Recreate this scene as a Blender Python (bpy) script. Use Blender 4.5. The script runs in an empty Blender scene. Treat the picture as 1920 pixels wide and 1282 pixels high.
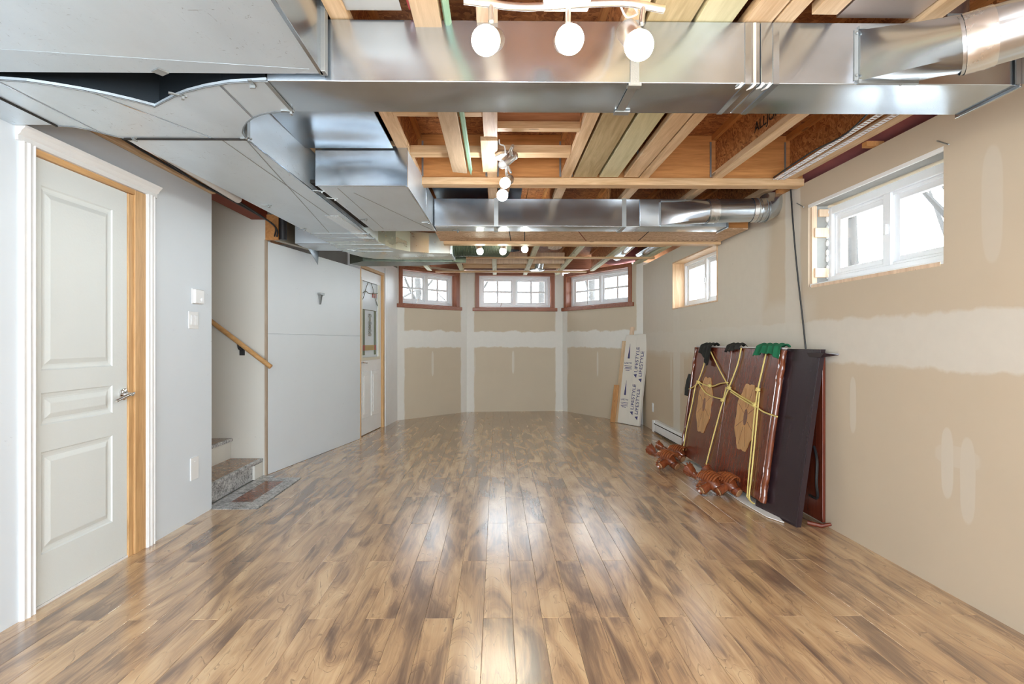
import bpy, bmesh, math, random
from mathutils import Matrix, Vector, Euler
random.seed(7)
R = math.radians
C = bpy.context.scene.collection
sc = bpy.context.scene

# ------------------------------------------------------------------ camera, world, lights, exposure
cam_d = bpy.data.cameras.new('camera'); cam = bpy.data.objects.new('camera', cam_d); C.objects.link(cam)
cam.location = (0, 0, 1.2); cam.rotation_euler = (R(90), 0, -0.012)
cam_d.sensor_width = 36; cam_d.lens = 18.75; cam_d.shift_x = 17 / 1920; cam_d.clip_start = 0.05
sc.camera = cam
world = bpy.data.worlds.new('world'); sc.world = world; world.use_nodes = True
wn = world.node_tree.nodes; wn['Background'].inputs[0].default_value = (0.86, 0.94, 1.0, 1)
wn['Background'].inputs[1].default_value = 7.0

def area(name, loc, rot, sx, sy, power, col=(1, 1, 1)):
    l = bpy.data.lights.new(name, 'AREA'); l.shape = 'RECTANGLE'; l.size = sx; l.size_y = sy; l.energy = power; l.color = col
    o = bpy.data.objects.new(name, l); C.objects.link(o); o.location = loc; o.rotation_euler = rot
    return o
area('rear_fill', (0.1, -2.2, 1.45), (R(90), 0, 0), 3.6, 1.9, 158, (0.86, 0.94, 1.0))  # fill light added behind the camera, no lamp stands there
area('stairwell_fill', (-2.75, 4.3, 3.2), (0, R(12), 0), 0.6, 0.7, 24, (0.95, 0.97, 1.0))  # unseen fill added above the steps to brighten the stairwell wall
for nm, loc, rot, sx, sy in (('bay_portal', (.33, 9.5, 2.05), (R(-90), 0, 0), 1.4, .6), ('bay_portal_left', (-1.2, 8.85, 2.05), (R(-90), 0, R(44.4)), 1.2, .6),
                             ('bay_portal_right', (1.9, 8.7, 2.05), (R(-90), 0, R(-58.2)), 1.4, .6), ('side_portal', (2.48, 3.1, 1.86), (0, R(90), 0), .6, 1.15), ('side_portal_far', (2.46, 5.8, 1.88), (0, R(90), 0), .6, 1.3)):
    area(nm, loc, rot, sx, sy, 1).data.cycles.is_portal = True
sc.view_settings.view_transform = 'Standard'; sc.view_settings.look = 'None'
sc.view_settings.gamma = 1; sc.view_settings.use_curve_mapping = False
sc.view_settings.exposure = 1.1
sc.cycles.use_denoising = True; sc.cycles.filter_width = 1.0
sc.cycles.max_bounces = 9; sc.cycles.diffuse_bounces = 5; sc.cycles.glossy_bounces = 4
sc.cycles.transparent_max_bounces = 12
sc.cycles.sample_clamp_indirect = 6

# ------------------------------------------------------------------ measuring helpers (planes of the room seen from the camera)
TH = .012
def ray(u, v):
    a = (u - 943) / 1000.; b = (641 - v) / 1000.
    return Vector((a * math.cos(TH) + math.sin(TH), -a * math.sin(TH) + math.cos(TH), b))
CAMP = Vector((0, 0, 1.2))
def on(u, v, p, n):
    r = ray(u, v); n = Vector(n); return CAMP + r * ((Vector(p) - CAMP).dot(n) / r.dot(n))
def at_z(u, v, z): return on(u, v, (0, 0, z), (0, 0, 1))
def at_x(u, v, x): return on(u, v, (x, 0, 0), (1, 0, 0))
def at_y(u, v, y): return on(u, v, (0, y, 0), (0, 1, 0))

# ------------------------------------------------------------------ materials
def nt(name):
    m = bpy.data.materials.new(name); m.use_nodes = True
    t = m.node_tree; b = t.nodes['Principled BSDF']; return m, t, b
def N(t, k, **kw):
    n = t.nodes.new(k)
    for a, v in kw.items():
        if a in n.inputs: n.inputs[a].default_value = v
        else: setattr(n, a, v)
    return n
def L(t, a, b): t.links.new(a, b)
def math_(t, op, a, b=None, c=None, clamp=False):
    n = t.nodes.new('ShaderNodeMath'); n.operation = op; n.use_clamp = clamp
    for i, x in enumerate((a, b, c)):
        if x is None: continue
        if isinstance(x, (int, float)): n.inputs[i].default_value = x
        else: t.links.new(x, n.inputs[i])
    return n.outputs[0]
def ramp(t, fac, stops):
    n = t.nodes.new('ShaderNodeValToRGB'); e = n.color_ramp.elements
    while len(e) > 1: e.remove(e[-1])
    e[0].position = stops[0][0]; e[0].color = (*stops[0][1], 1)
    for p, c in stops[1:]:
        x = e.new(p); x.color = (*c, 1)
    t.links.new(fac, n.inputs[0]); return n.outputs[0]
def mix(t, f, a, b, bt='MIX'):
    n = t.nodes.new('ShaderNodeMix'); n.data_type = 'RGBA'; n.blend_type = bt
    for i, x in ((0, f), (6, a), (7, b)):
        if isinstance(x, (int, float)): n.inputs[i].default_value = x
        elif isinstance(x, tuple): n.inputs[i].default_value = (*x, 1)
        else: t.links.new(x, n.inputs[i])
    return n.outputs[2]
def coords(t, scale=(1, 1, 1), rnd=True, kind='Object'):
    tc = N(t, 'ShaderNodeTexCoord'); mp = N(t, 'ShaderNodeMapping'); mp.inputs['Scale'].default_value = scale
    if rnd:
        oi = N(t, 'ShaderNodeObjectInfo'); k = math_(t, 'MULTIPLY', oi.outputs['Random'], 37.0)
        cx = N(t, 'ShaderNodeCombineXYZ'); L(t, k, cx.inputs[0]); L(t, k, cx.inputs[1]); L(t, k, cx.inputs[2])
        L(t, cx.outputs[0], mp.inputs['Location'])
    L(t, tc.outputs[kind], mp.inputs[0]); return mp.outputs[0]
def noise(t, vec, scale, detail=3, rough=.55, dist=0):
    n = N(t, 'ShaderNodeTexNoise'); n.inputs['Scale'].default_value = scale; n.inputs['Detail'].default_value = detail
    n.inputs['Roughness'].default_value = rough; n.inputs['Distortion'].default_value = dist
    if vec is not None: L(t, vec, n.inputs['Vector'])
    return n.outputs['Fac']
def bump(t, b, h, strength=.3, dist=.002):
    n = N(t, 'ShaderNodeBump'); n.inputs['Strength'].default_value = strength; n.inputs['Distance'].default_value = dist
    L(t, h, n.inputs['Height']); L(t, n.outputs[0], b.inputs['Normal'])

def plain(name, col, rough=.5, metal=0, var=.06, bscale=60, bs=.1, spec=None):
    m, t, b = nt(name); v = coords(t); n = noise(t, v, 6, 4)
    c = mix(t, n, tuple(x * (1 - var) for x in col), tuple(min(1, x * (1 + var)) for x in col)); L(t, c, b.inputs['Base Color'])
    b.inputs['Roughness'].default_value = rough; b.inputs['Metallic'].default_value = metal
    if spec is not None: b.inputs['Specular IOR Level'].default_value = spec
    bump(t, b, noise(t, v, bscale, 2), bs, .002); return m
def emis(name, col, s):
    m, t, b = nt(name); b.inputs['Emission Color'].default_value = (*col, 1); b.inputs['Emission Strength'].default_value = s
    b.inputs['Base Color'].default_value = (.9, .9, .9, 1); return m
def wood(name, dark, light, axis='Y', rough=.6, fine=1.0, knots=True, coat=0):
    m, t, b = nt(name); s = {'X': (1.2, 14, 14), 'Y': (14, 1.2, 14), 'Z': (14, 14, 1.2)}[axis]
    v = coords(t, s); g = noise(t, v, 1.6 * fine, 6, .6, 1.2)
    s2 = {'X': (6, 90, 90), 'Y': (90, 6, 90), 'Z': (90, 90, 6)}[axis]
    g2 = noise(t, coords(t, s2), 1.5, 3)
    f = math_(t, 'ADD', math_(t, 'MULTIPLY', g, .75), math_(t, 'MULTIPLY', g2, .25))
    c = ramp(t, f, [(.32, dark), (.5, tuple((a + d) / 2 for a, d in zip(dark, light))), (.66, light)])
    if knots:
        vo = N(t, 'ShaderNodeTexVoronoi'); vo.inputs['Scale'].default_value = 1.0
        s3 = {'X': (2.2, 9, 9), 'Y': (9, 2.2, 9), 'Z': (9, 9, 2.2)}[axis]
        L(t, coords(t, s3), vo.inputs['Vector'])
        k = math_(t, 'LESS_THAN', vo.outputs['Distance'], .085)
        c = mix(t, math_(t, 'MULTIPLY', k, .7), c, tuple(x * .3 for x in dark))
    L(t, c, b.inputs['Base Color']); b.inputs['Roughness'].default_value = rough
    if coat: b.inputs['Coat Weight'].default_value = coat; b.inputs['Coat Roughness'].default_value = .12
    bump(t, b, g2, .25, .001); return m
def osb(name, c1, c2, c3):
    m, t, b = nt(name); v = coords(t, (1, 1, 1)); w = noise(t, v, 9, 3)
    cm = N(t, 'ShaderNodeVectorMath'); cm.operation = 'MULTIPLY_ADD'
    L(t, v, cm.inputs[0]); cm.inputs[1].default_value = (1, 1, 1)
    cx = N(t, 'ShaderNodeCombineXYZ'); k = math_(t, 'MULTIPLY', w, .3)
    L(t, k, cx.inputs[0]); L(t, k, cx.inputs[1]); L(t, k, cx.inputs[2]); L(t, cx.outputs[0], cm.inputs[2])
    mp = N(t, 'ShaderNodeMapping'); mp.inputs['Scale'].default_value = (14, 34, 50); mp.inputs['Rotation'].default_value = (.3, .2, .6)
    L(t, cm.outputs[0], mp.inputs[0])
    vo = N(t, 'ShaderNodeTexVoronoi'); vo.inputs['Scale'].default_value = 1.3; L(t, mp.outputs[0], vo.inputs['Vector'])
    sp = N(t, 'ShaderNodeSeparateColor'); L(t, vo.outputs['Color'], sp.inputs[0])
    g = noise(t, mp.outputs[0], 3, 4)
    f = math_(t, 'ADD', math_(t, 'MULTIPLY', sp.outputs[0], .7), math_(t, 'MULTIPLY', g, .3))
    L(t, ramp(t, f, [(.1, c1), (.5, c2), (.9, c3)]), b.inputs['Base Color']); b.inputs['Roughness'].default_value = .65
    bump(t, b, f, .3, .002); return m
def galv(name, base=(.66, .68, .69), rough=.3, metal=.92, warp=.25, scratch=0):
    m, t, b = nt(name); v = coords(t)
    big = noise(t, coords(t, (1, 1.6, 2.2)), 1.5, 0, .4); sp = noise(t, v, 160, 2); st = noise(t, coords(t, (3, 1.3, 5)), 2.2, 3)
    c = mix(t, st, tuple(x * .86 for x in base), tuple(min(1, x * 1.1) for x in base))
    c = mix(t, math_(t, 'MULTIPLY', sp, .1), c, tuple(x * .72 for x in base)); L(t, c, b.inputs['Base Color'])
    r = math_(t, 'MULTIPLY_ADD', st, .16, rough - .08); L(t, math_(t, 'MULTIPLY_ADD', sp, .02, r), b.inputs['Roughness'])
    b.inputs['Metallic'].default_value = metal
    if scratch:
        k = noise(t, coords(t, (2.2, 7, 7)), 4, 6, .75, 2.2); k2 = noise(t, v, 1.7, 2); k3 = noise(t, coords(t, (9, 2, 9)), 5, 5, .75, 2.5)
        sf = math_(t, 'MULTIPLY', math_(t, 'MULTIPLY_ADD', math_(t, 'MAXIMUM', k, k3), 26, -16.4, clamp=True), math_(t, 'MULTIPLY_ADD', k2, 8, -3.7, clamp=True))
        c = mix(t, math_(t, 'MULTIPLY', sf, scratch), c, (.2, .22, .24)); L(t, c, b.inputs['Base Color'])
    bump(t, b, big, warp, .12); return m
def glass(name):
    m, t, b = nt(name); t.nodes.remove(b)
    tr = N(t, 'ShaderNodeBsdfTransparent'); tr.inputs[0].default_value = (.97, .985, 1, 1); gl = N(t, 'ShaderNodeBsdfGlossy'); gl.inputs['Roughness'].default_value = .02
    mx = N(t, 'ShaderNodeMixShader'); fr = N(t, 'ShaderNodeLayerWeight'); fr.inputs[0].default_value = .5
    L(t, math_(t, 'MULTIPLY_ADD', math_(t, 'POWER', fr.outputs['Facing'], 5), .6, .03), mx.inputs[0]); L(t, tr.outputs[0], mx.inputs[1]); L(t, gl.outputs[0], mx.inputs[2])
    L(t, mx.outputs[0], t.nodes['Material Output'].inputs[0]); return m
def gyproc(name, paper, mud, band=None, verts=(), patches=(), skim=(), smooth=.02):
    """paper-faced drywall with bands and dabs of joint compound; x along the wall, z up"""
    m, t, b = nt(name); tc = N(t, 'ShaderNodeTexCoord'); s = N(t, 'ShaderNodeSeparateXYZ'); L(t, tc.outputs['Object'], s.inputs[0])
    v = tc.outputs['Object']; n1 = noise(t, v, 2.2, 5, .6); n2 = noise(t, v, 14, 4, .6)
    wob = math_(t, 'ADD', math_(t, 'MULTIPLY', math_(t, 'SUBTRACT', n1, .5), .16), math_(t, 'MULTIPLY', math_(t, 'SUBTRACT', n2, .5), .03))
    masks = []
    def soft(val, half, wb=1.0, sm=smooth):     # 1 inside |val| < half
        a = math_(t, 'ABSOLUTE', val); a = math_(t, 'ADD', a, math_(t, 'MULTIPLY', wob, wb))
        return math_(t, 'MULTIPLY_ADD', math_(t, 'SUBTRACT', half, a), 1 / sm, .5, clamp=True)
    if band:
        masks.append((soft(math_(t, 'SUBTRACT', s.outputs[2], (band[0] + band[1]) / 2), (band[1] - band[0]) / 2), 1.0))
    for x, w in verts:
        masks.append((soft(math_(t, 'SUBTRACT', s.outputs[0], x), w, .4), .95))
    for x, z, rx, rz, k in patches:
        dx = math_(t, 'DIVIDE', math_(t, 'SUBTRACT', s.outputs[0], x), rx); dz = math_(t, 'DIVIDE', math_(t, 'SUBTRACT', s.outputs[2], z), rz)
        d2 = math_(t, 'ADD', math_(t, 'POWER', math_(t, 'ABSOLUTE', dx), 2), math_(t, 'POWER', math_(t, 'ABSOLUTE', dz), 4))
        d2 = math_(t, 'ADD', d2, math_(t, 'MULTIPLY', wob, 4))
        masks.append((math_(t, 'MULTIPLY_ADD', math_(t, 'SUBTRACT', 1, d2), 4, .5, clamp=True), k))
    for x0, x1, z0, z1, k in skim:
        a = soft(math_(t, 'SUBTRACT', s.outputs[0], (x0 + x1) / 2), (x1 - x0) / 2, 1.6, .14)
        c = soft(math_(t, 'SUBTRACT', s.outputs[2], (z0 + z1) / 2), (z1 - z0) / 2, 1.2, .1)
        masks.append((math_(t, 'MULTIPLY', a, c), k))
    tot = None
    for mk, k in masks:
        q = math_(t, 'MULTIPLY', mk, k); tot = q if tot is None else math_(t, 'MAXIMUM', tot, q)
    if tot is None: tot = 0.0
    pc = mix(t, n1, tuple(x * .94 for x in paper), tuple(x * 1.05 for x in paper))
    mc = mix(t, n2, tuple(x * .95 for x in mud), tuple(min(1, x * 1.04) for x in mud))
    c = mix(t, tot, pc, mc)
    sp = N(t, 'ShaderNodeTexVoronoi'); sp.inputs['Scale'].default_value = 3.2; L(t, v, sp.inputs['Vector'])
    dots = math_(t, 'LESS_THAN', sp.outputs['Distance'], .022)
    c = mix(t, math_(t, 'MULTIPLY', dots, .45), c, (.25, .22, .2)); L(t, c, b.inputs['Base Color'])
    b.inputs['Roughness'].default_value = .7; b.inputs['Specular IOR Level'].default_value = .3
    bump(t, b, math_(t, 'ADD', tot, math_(t, 'MULTIPLY', n2, .5)) if masks else n2, .12, .003); return m
def white_board(name, col, scuff=1.0):
    m, t, b = nt(name); v = coords(t, rnd=False); n = noise(t, v, 1.6, 4)
    c = mix(t, n, tuple(x * .93 for x in col), tuple(min(1, x * 1.03) for x in col))
    k = noise(t, coords(t, (3, 3, 9)), 3.2, 6, .75, 2.5); k2 = noise(t, v, 1.3, 2)
    f = math_(t, 'MULTIPLY', math_(t, 'MULTIPLY_ADD', k, 30, -19.2, clamp=True), math_(t, 'MULTIPLY_ADD', k2, 8, -4.3, clamp=True))
    c = mix(t, math_(t, 'MULTIPLY', f, .5 * scuff), c, (.34, .34, .36)); L(t, c, b.inputs['Base Color'])
    b.inputs['Roughness'].default_value = .45; bump(t, b, noise(t, v, 120, 2), .08, .001); return m
def granite(name, cols, scale=60):
    m, t, b = nt(name); v = coords(t); n = noise(t, v, scale, 5, .75); n2 = noise(t, v, scale * .23, 3)
    f = math_(t, 'ADD', math_(t, 'MULTIPLY', n, .7), math_(t, 'MULTIPLY', n2, .3))
    L(t, ramp(t, f, [(.36, cols[0]), (.45, cols[1]), (.53, cols[2]), (.62, cols[3])]), b.inputs['Base Color'])
    b.inputs['Roughness'].default_value = .18; return m
def laminate(name):
    m, t, b = nt(name); tc = N(t, 'ShaderNodeTexCoord'); oi = N(t, 'ShaderNodeObjectInfo')
    rn = oi.outputs['Random']; off = N(t, 'ShaderNodeCombineXYZ')
    L(t, math_(t, 'MULTIPLY', rn, 61), off.inputs[0]); L(t, math_(t, 'MULTIPLY', rn, 23), off.inputs[1]); L(t, math_(t, 'MULTIPLY', rn, 97), off.inputs[2])
    def mp(sc_):
        q = N(t, 'ShaderNodeMapping'); q.inputs['Scale'].default_value = sc_; L(t, tc.outputs['Object'], q.inputs[0])
        a = N(t, 'ShaderNodeVectorMath'); a.operation = 'ADD'; L(t, q.outputs[0], a.inputs[0]); L(t, off.outputs[0], a.inputs[1]); return a.outputs[0]
    n1 = noise(t, mp((5.0, 1.25, 1)), 1.3, 2, .45, 1.3)         # big flame figure
    n2 = noise(t, mp((34, 1.5, 1)), 1.4, 5, .65, 1.0)             # grain bands
    n3 = noise(t, mp((150, 7, 1)), 1.6, 2)                      # pores
    sw = math_(t, 'FRACT', math_(t, 'MULTIPLY', n1, 10))        # growth rings follow the figure
    f = math_(t, 'ADD', math_(t, 'MULTIPLY', n1, .66), math_(t, 'MULTIPLY', n2, .34))
    f = math_(t, 'ADD', f, math_(t, 'MULTIPLY', math_(t, 'SUBTRACT', rn, .5), .07)); f = math_(t, 'ADD', f, math_(t, 'MULTIPLY', math_(t, 'SUBTRACT', sw, .5), .028))
    c = ramp(t, f, [(.33, (.16, .1, .068)), (.42, (.28, .178, .108)), (.475, (.42, .262, .145)), (.54, (.55, .355, .19)), (.65, (.68, .475, .27))])
    ln = math_(t, 'MULTIPLY', math_(t, 'GREATER_THAN', sw, .9), math_(t, 'MULTIPLY_ADD', n2, 6, -2.6, clamp=True))
    c = mix(t, math_(t, 'MULTIPLY', ln, .6), c, (.14, .085, .055))
    c = mix(t, math_(t, 'MULTIPLY', n3, .22), c, (.32, .21, .14))
    b.inputs['Coat Weight'].default_value = .8; b.inputs['Coat Roughness'].default_value = .22
    L(t, c, b.inputs['Base Color']); L(t, math_(t, 'MULTIPLY_ADD', n3, .1, .19), b.inputs['Roughness'])
    b.inputs['Specular IOR Level'].default_value = .55
    bump(t, b, n3, .12, .0006); return m

GALV = galv('galvanized_sheet', (.54, .6, .66), .2, .94, .6); GALVW = galv('galvanized_underside', (.68, .77, .84), .4, .5, .12, .6)
GALVD = galv('galvanized_pipe', (.6, .65, .7), .2, .95, .1); FOIL = galv('foil_tape', (.8, .8, .79), .25, .95, .5)
ZINC = plain('zinc_strap', (.36, .38, .38), .45, .8, .2, 200, .3)
SPRUCE = wood('spruce_lumber', (.52, .33, .17), (.78, .58, .37)); SPRUCEX = wood('spruce_crosswise', (.5, .3, .14), (.76, .54, .32), 'X')
ORANGE = wood('orange_lvl', (.42, .17, .045), (.66, .31, .1), 'X', knots=False); ORANGEY = wood('orange_rim_lumber', (.4, .17, .05), (.62, .3, .1), 'Y')
GREENW = wood('greenish_lumber', (.5, .46, .26), (.67, .62, .41)); GREENLIT = wood('green_lit_flange', (.52, .5, .33), (.74, .74, .56))  # joist flange wood has the bay end's green light tinted in
OLIVE = wood('weathered_plank', (.33, .25, .12), (.53, .42, .24)); PINKW = wood('pale_stud', (.6, .42, .28), (.82, .64, .46), 'Z')
STAKE = plain('green_paint', (.25, .42, .29), .6); CEDAR = wood('cedar_trim_upright', (.22, .07, .035), (.36, .14, .075), 'Z', .4, knots=False)
CEDARX = wood('cedar_trim', (.22, .07, .035), (.36, .14, .075), 'X', .4, knots=False)
JAMB = wood('pine_jamb', (.48, .27, .11), (.72, .46, .22), 'Z', .45, knots=False); RAIL = wood('handrail_wood', (.42, .22, .08), (.62, .36, .15), 'X', .4, knots=False)
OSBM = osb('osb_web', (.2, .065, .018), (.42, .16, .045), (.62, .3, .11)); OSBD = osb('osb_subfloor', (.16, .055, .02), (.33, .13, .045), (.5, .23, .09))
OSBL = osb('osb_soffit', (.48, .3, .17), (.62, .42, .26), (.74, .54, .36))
WHITE = white_board('white_painted_wall', (.7, .77, .835)); PANEL = white_board('white_wall_board', (.65, .7, .745), 1.4)
STAIRW = white_board('stairwell_board', (.68, .67, .62), 1.2); TRIMW = plain('white_trim_paint', (.8, .82, .83), .35); DOORW = plain('white_door_skin', (.7, .75, .75), .4, 0, .02, 90, .25)
VINYL = plain('white_vinyl', (.84, .87, .9), .3); CONC = plain('foundation_concrete', (.33, .33, .31), .9, 0, .2, 40, .6)
DARK = plain('dark_gap', (.02, .018, .016), .9); BLACK = plain('black_cable', (.02, .02, .022), .5)
DRED = plain('dark_red_lumber', (.22, .045, .02), .7); INSUL = plain('pink_insulation', (.36, .12, .12), .95, 0, .35, 14, 1.0)
CHROME = plain('chrome', (.75, .75, .75), .15, 1, .02); NICKEL = plain('brushed_nickel', (.66, .64, .62), .3, .95, .04)
GLASS = glass('window_glass'); LAM = laminate('laminate_plank')
GREY = granite('grey_granite', [(.05, .05, .05), (.25, .25, .25), (.42, .42, .42), (.62, .62, .61)])
BROWNG = granite('brown_granite', [(.05, .03, .02), (.2, .11, .07), (.32, .2, .13), (.5, .38, .28)]); REDG = granite('red_granite', [(.03, .015, .012), (.13, .04, .025), (.24, .09, .05), (.35, .2, .15)], 45)
MAHOG = wood('mahogany_tabletop', (.085, .014, .008), (.18, .038, .017), 'Z', .25, knots=False, coat=.3); MAHOGB = wood('red_mahogany', (.1, .02, .007), (.24, .06, .018), 'Z', .14, knots=False, coat=.8)
CARVE = wood('carve_highlight_wood', (.17, .045, .015), (.34, .1, .033), 'Z', .14, knots=False, coat=.8); DARKW = wood('dark_leaf_veneer', (.023, .013, .017), (.03, .016, .02), 'Z', .26, knots=False); INLAY = wood('maple_inlay', (.42, .2, .07), (.6, .33, .13), 'Z', .25, knots=False, coat=.3)  # lighter wood on the leg carvings paints in their highlights
ROPE = plain('yellow_rope', (.72, .58, .2), .7, 0, .2, 300, .6); CLOTHG = plain('green_cloth', (.008, .13, .055), .95, 0, .2, 200, .5); CLOTHD = plain('dark_cloth', (.018, .018, .015), .95, 0, .3, 200, .5)
PAPER = plain('packing_paper', (.72, .69, .62), .7, 0, .06, 18, .5); INK = plain('navy_ink', (.06, .06, .17), .7); FOAM = plain('white_foam', (.8, .8, .78), .8)
CUTW = wood('cut_wood_end', (.3, .14, .06), (.46, .25, .12), 'X', .6, knots=False); FLEX = plain('flex_duct_film', (.1, .12, .09), .35, .7, .4, 30, 1.0)
BULBW = emis('warm_bulb', (1.0, .86, .66), 50); BULBC = emis('cool_bulb', (.93, .96, 1.0), 70); BULBS = emis('soft_bulb', (.96, 1.0, .84), 100)
BARK = plain('pale_bark', (.07, .065, .06), .9, 0, .3, 20, .6); SNOW = plain('pale_ground', (.3, .3, .28), .9)
COPPER = plain('lead_came', (.16, .15, .1), .4, .6); STGREEN = plain('green_art_glass', (.12, .15, .09), .2); STRED = plain('red_art_glass', (.3, .05, .03), .2); STAMB = plain('amber_art_glass', (.4, .28, .1), .2); FROST = plain('frosted_glass', (.62, .68, .72), .25)

# ------------------------------------------------------------------ mesh helpers
class MB:
    def __init__(s): s.v = []; s.f = []
    def box(s, x0, x1, y0, y1, z0, z1):
        b = len(s.v); s.v += [Vector(p) for p in ((x0, y0, z0), (x1, y0, z0), (x1, y1, z0), (x0, y1, z0), (x0, y0, z1), (x1, y0, z1), (x1, y1, z1), (x0, y1, z1))]
        s.f += [tuple(b + i for i in q) for q in ((0, 3, 2, 1), (4, 5, 6, 7), (0, 1, 5, 4), (1, 2, 6, 5), (2, 3, 7, 6), (3, 0, 4, 7))]; return s
    def obox(s, o, ax, ay, az):
        """box from corner o with edge vectors"""
        b = len(s.v); o = Vector(o); ax, ay, az = Vector(ax), Vector(ay), Vector(az)
        s.v += [o, o + ax, o + ax + ay, o + ay, o + az, o + ax + az, o + ax + ay + az, o + ay + az]
        q = ((0, 3, 2, 1), (4, 5, 6, 7), (0, 1, 5, 4), (1, 2, 6, 5), (2, 3, 7, 6), (3, 0, 4, 7))
        if ax.cross(ay).dot(az) < 0: q = tuple(tuple(reversed(k)) for k in q)
        s.f += [tuple(b + i for i in k) for k in q]; return s
    def prism(s, poly, z0, z1):
        """vertical prism over a plan polygon"""
        n = len(poly); ar = sum(poly[i][0] * poly[(i + 1) % n][1] - poly[(i + 1) % n][0] * poly[i][1] for i in range(n))
        if ar < 0: poly = list(reversed(poly))
        b = len(s.v); s.v += [Vector((p[0], p[1], z0)) for p in poly] + [Vector((p[0], p[1], z1)) for p in poly]
        s.f.append(tuple(b + i for i in reversed(range(n)))); s.f.append(tuple(b + n + i for i in range(n)))
        for i in range(n): j = (i + 1) % n; s.f.append((b + i, b + j, b + n + j, b + n + i))
        return s
    def extr(s, pts, d):
        """extrude a planar 3D polygon by vector d"""
        n = len(pts); b = len(s.v); d = Vector(d); pts = [Vector(p) for p in pts]
        nr = Vector((0, 0, 0))
        for i in range(n): nr += pts[i].cross(pts[(i + 1) % n])
        if nr.dot(d) < 0: pts = list(reversed(pts))
        s.v += pts + [p + d for p in pts]
        s.f.append(tuple(b + i for i in reversed(range(n)))); s.f.append(tuple(b + n + i for i in range(n)))
        for i in range(n): j = (i + 1) % n; s.f.append((b + i, b + j, b + n + j, b + n + i))
        return s
    def sweep(s, pts, rad, seg=10, cap=True, flat=1.0, power=None):
        pts = [Vector(p) for p in pts]; n = len(pts)
        if isinstance(rad, (int, float)): rad = [rad] * n
        b = len(s.v); up = Vector((0, 0, 1)); prev = None
        for i, p in enumerate(pts):
            d = (pts[min(i + 1, n - 1)] - pts[max(i - 1, 0)]).normalized()
            if prev is None:
                a = d.cross(up) if abs(d.z) < .95 else d.cross(Vector((0, 1, 0)))
            else: a = prev - d * prev.dot(d)
            a.normalize(); prev = a; c = d.cross(a)
            for k in range(seg):
                q = 2 * math.pi * k / seg; s.v.append(p + (a * math.cos(q) + c * math.sin(q) * flat) * rad[i])
        for i in range(n - 1):
            for k in range(seg):
                k2 = (k + 1) % seg; s.f.append((b + i * seg + k, b + i * seg + k2, b + (i + 1) * seg + k2, b + (i + 1) * seg + k))
        if cap:
            s.f.append(tuple(b + k for k in reversed(range(seg)))); s.f.append(tuple(b + (n - 1) * seg + k for k in range(seg)))
        return s
    def ball(s, c, r, seg=14, rings=8, sc_=(1, 1, 1)):
        b = len(s.v); c = Vector(c); s.v.append(c + Vector((0, 0, r * sc_[2])))
        for i in range(1, rings):
            a = math.pi * i / rings
            for k in range(seg):
                q = 2 * math.pi * k / seg; s.v.append(c + Vector((r * math.sin(a) * math.cos(q) * sc_[0], r * math.sin(a) * math.sin(q) * sc_[1], r * math.cos(a) * sc_[2])))
        s.v.append(c - Vector((0, 0, r * sc_[2])))
        for k in range(seg): s.f.append((b, b + 1 + k, b + 1 + (k + 1) % seg))
        for i in range(rings - 2):
            for k in range(seg):
                k2 = (k + 1) % seg; x = b + 1 + i * seg; s.f.append((x + k, x + seg + k, x + seg + k2, x + k2))
        e = len(s.v) - 1; x = b + 1 + (rings - 2) * seg
        for k in range(seg): s.f.append((x + k, e, x + (k + 1) % seg))
        return s
    def loft(s, rings, cap=True):
        b = len(s.v); n = len(rings[0])
        for r in rings: s.v += [Vector(p) for p in r]
        for i in range(len(rings) - 1):
            for k in range(n):
                k2 = (k + 1) % n; s.f.append((b + i * n + k, b + i * n + k2, b + (i + 1) * n + k2, b + (i + 1) * n + k))
        if cap: s.f.append(tuple(b + k for k in reversed(range(n)))); s.f.append(tuple(b + (len(rings) - 1) * n + k for k in range(n)))
        return s
    def build(s, name, m, parent=None, smooth=False, bevel=0, local=False, fixn=False):
        me = bpy.data.meshes.new(name); vs = s.v
        if parent is not None and not local:
            inv = MW[parent.name].inverted(); vs = [inv @ v for v in vs]
        me.from_pydata([tuple(v) for v in vs], [], s.f); me.materials.append(m)
        if fixn:
            bm = bmesh.new(); bm.from_mesh(me); bmesh.ops.recalc_face_normals(bm, faces=bm.faces); bm.to_mesh(me); bm.free()
        if smooth:
            for p in me.polygons: p.use_smooth = True
            me.set_sharp_from_angle(angle=R(42))
        o = bpy.data.objects.new(name, me); C.objects.link(o); o.parent = parent
        MW[o.name] = MW[parent.name].copy() if parent is not None else Matrix()
        if bevel:
            bv = o.modifiers.new('bevel', 'BEVEL'); bv.width = bevel; bv.segments = 2; bv.limit_method = 'ANGLE'
        return o
MW = {}
def thing(name, label, cat, loc=(0, 0, 0), rz=0, group=None, kind=None, parent=None):
    o = bpy.data.objects.new(name, None); C.objects.link(o); o.location = loc; o.rotation_euler = (0, 0, rz)
    o.empty_display_size = .05
    MW[o.name] = Matrix.Translation(loc) @ Matrix.Rotation(rz, 4, 'Z'); return tag(o, label, cat, group, kind)
def tag(o, label, cat, group=None, kind=None):
    o['label'] = label; o['category'] = cat
    if group: o['group'] = group
    if kind: o['kind'] = kind
    return o
def lab(o, s): o['label'] = s; return o
def solo(mb, name, m, label, cat, group=None, kind=None, **k):
    """one-mesh thing; origin moved to its own centre-bottom"""
    xs = [v.x for v in mb.v]; ys = [v.y for v in mb.v]; zs = [v.z for v in mb.v]
    loc = Vector(((min(xs) + max(xs)) / 2, (min(ys) + max(ys)) / 2, min(zs))); mb.v = [v - loc for v in mb.v]
    o = mb.build(name, m, None, **k); o.location = loc; MW[o.name] = Matrix.Translation(loc); return tag(o, label, cat, group, kind)
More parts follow.
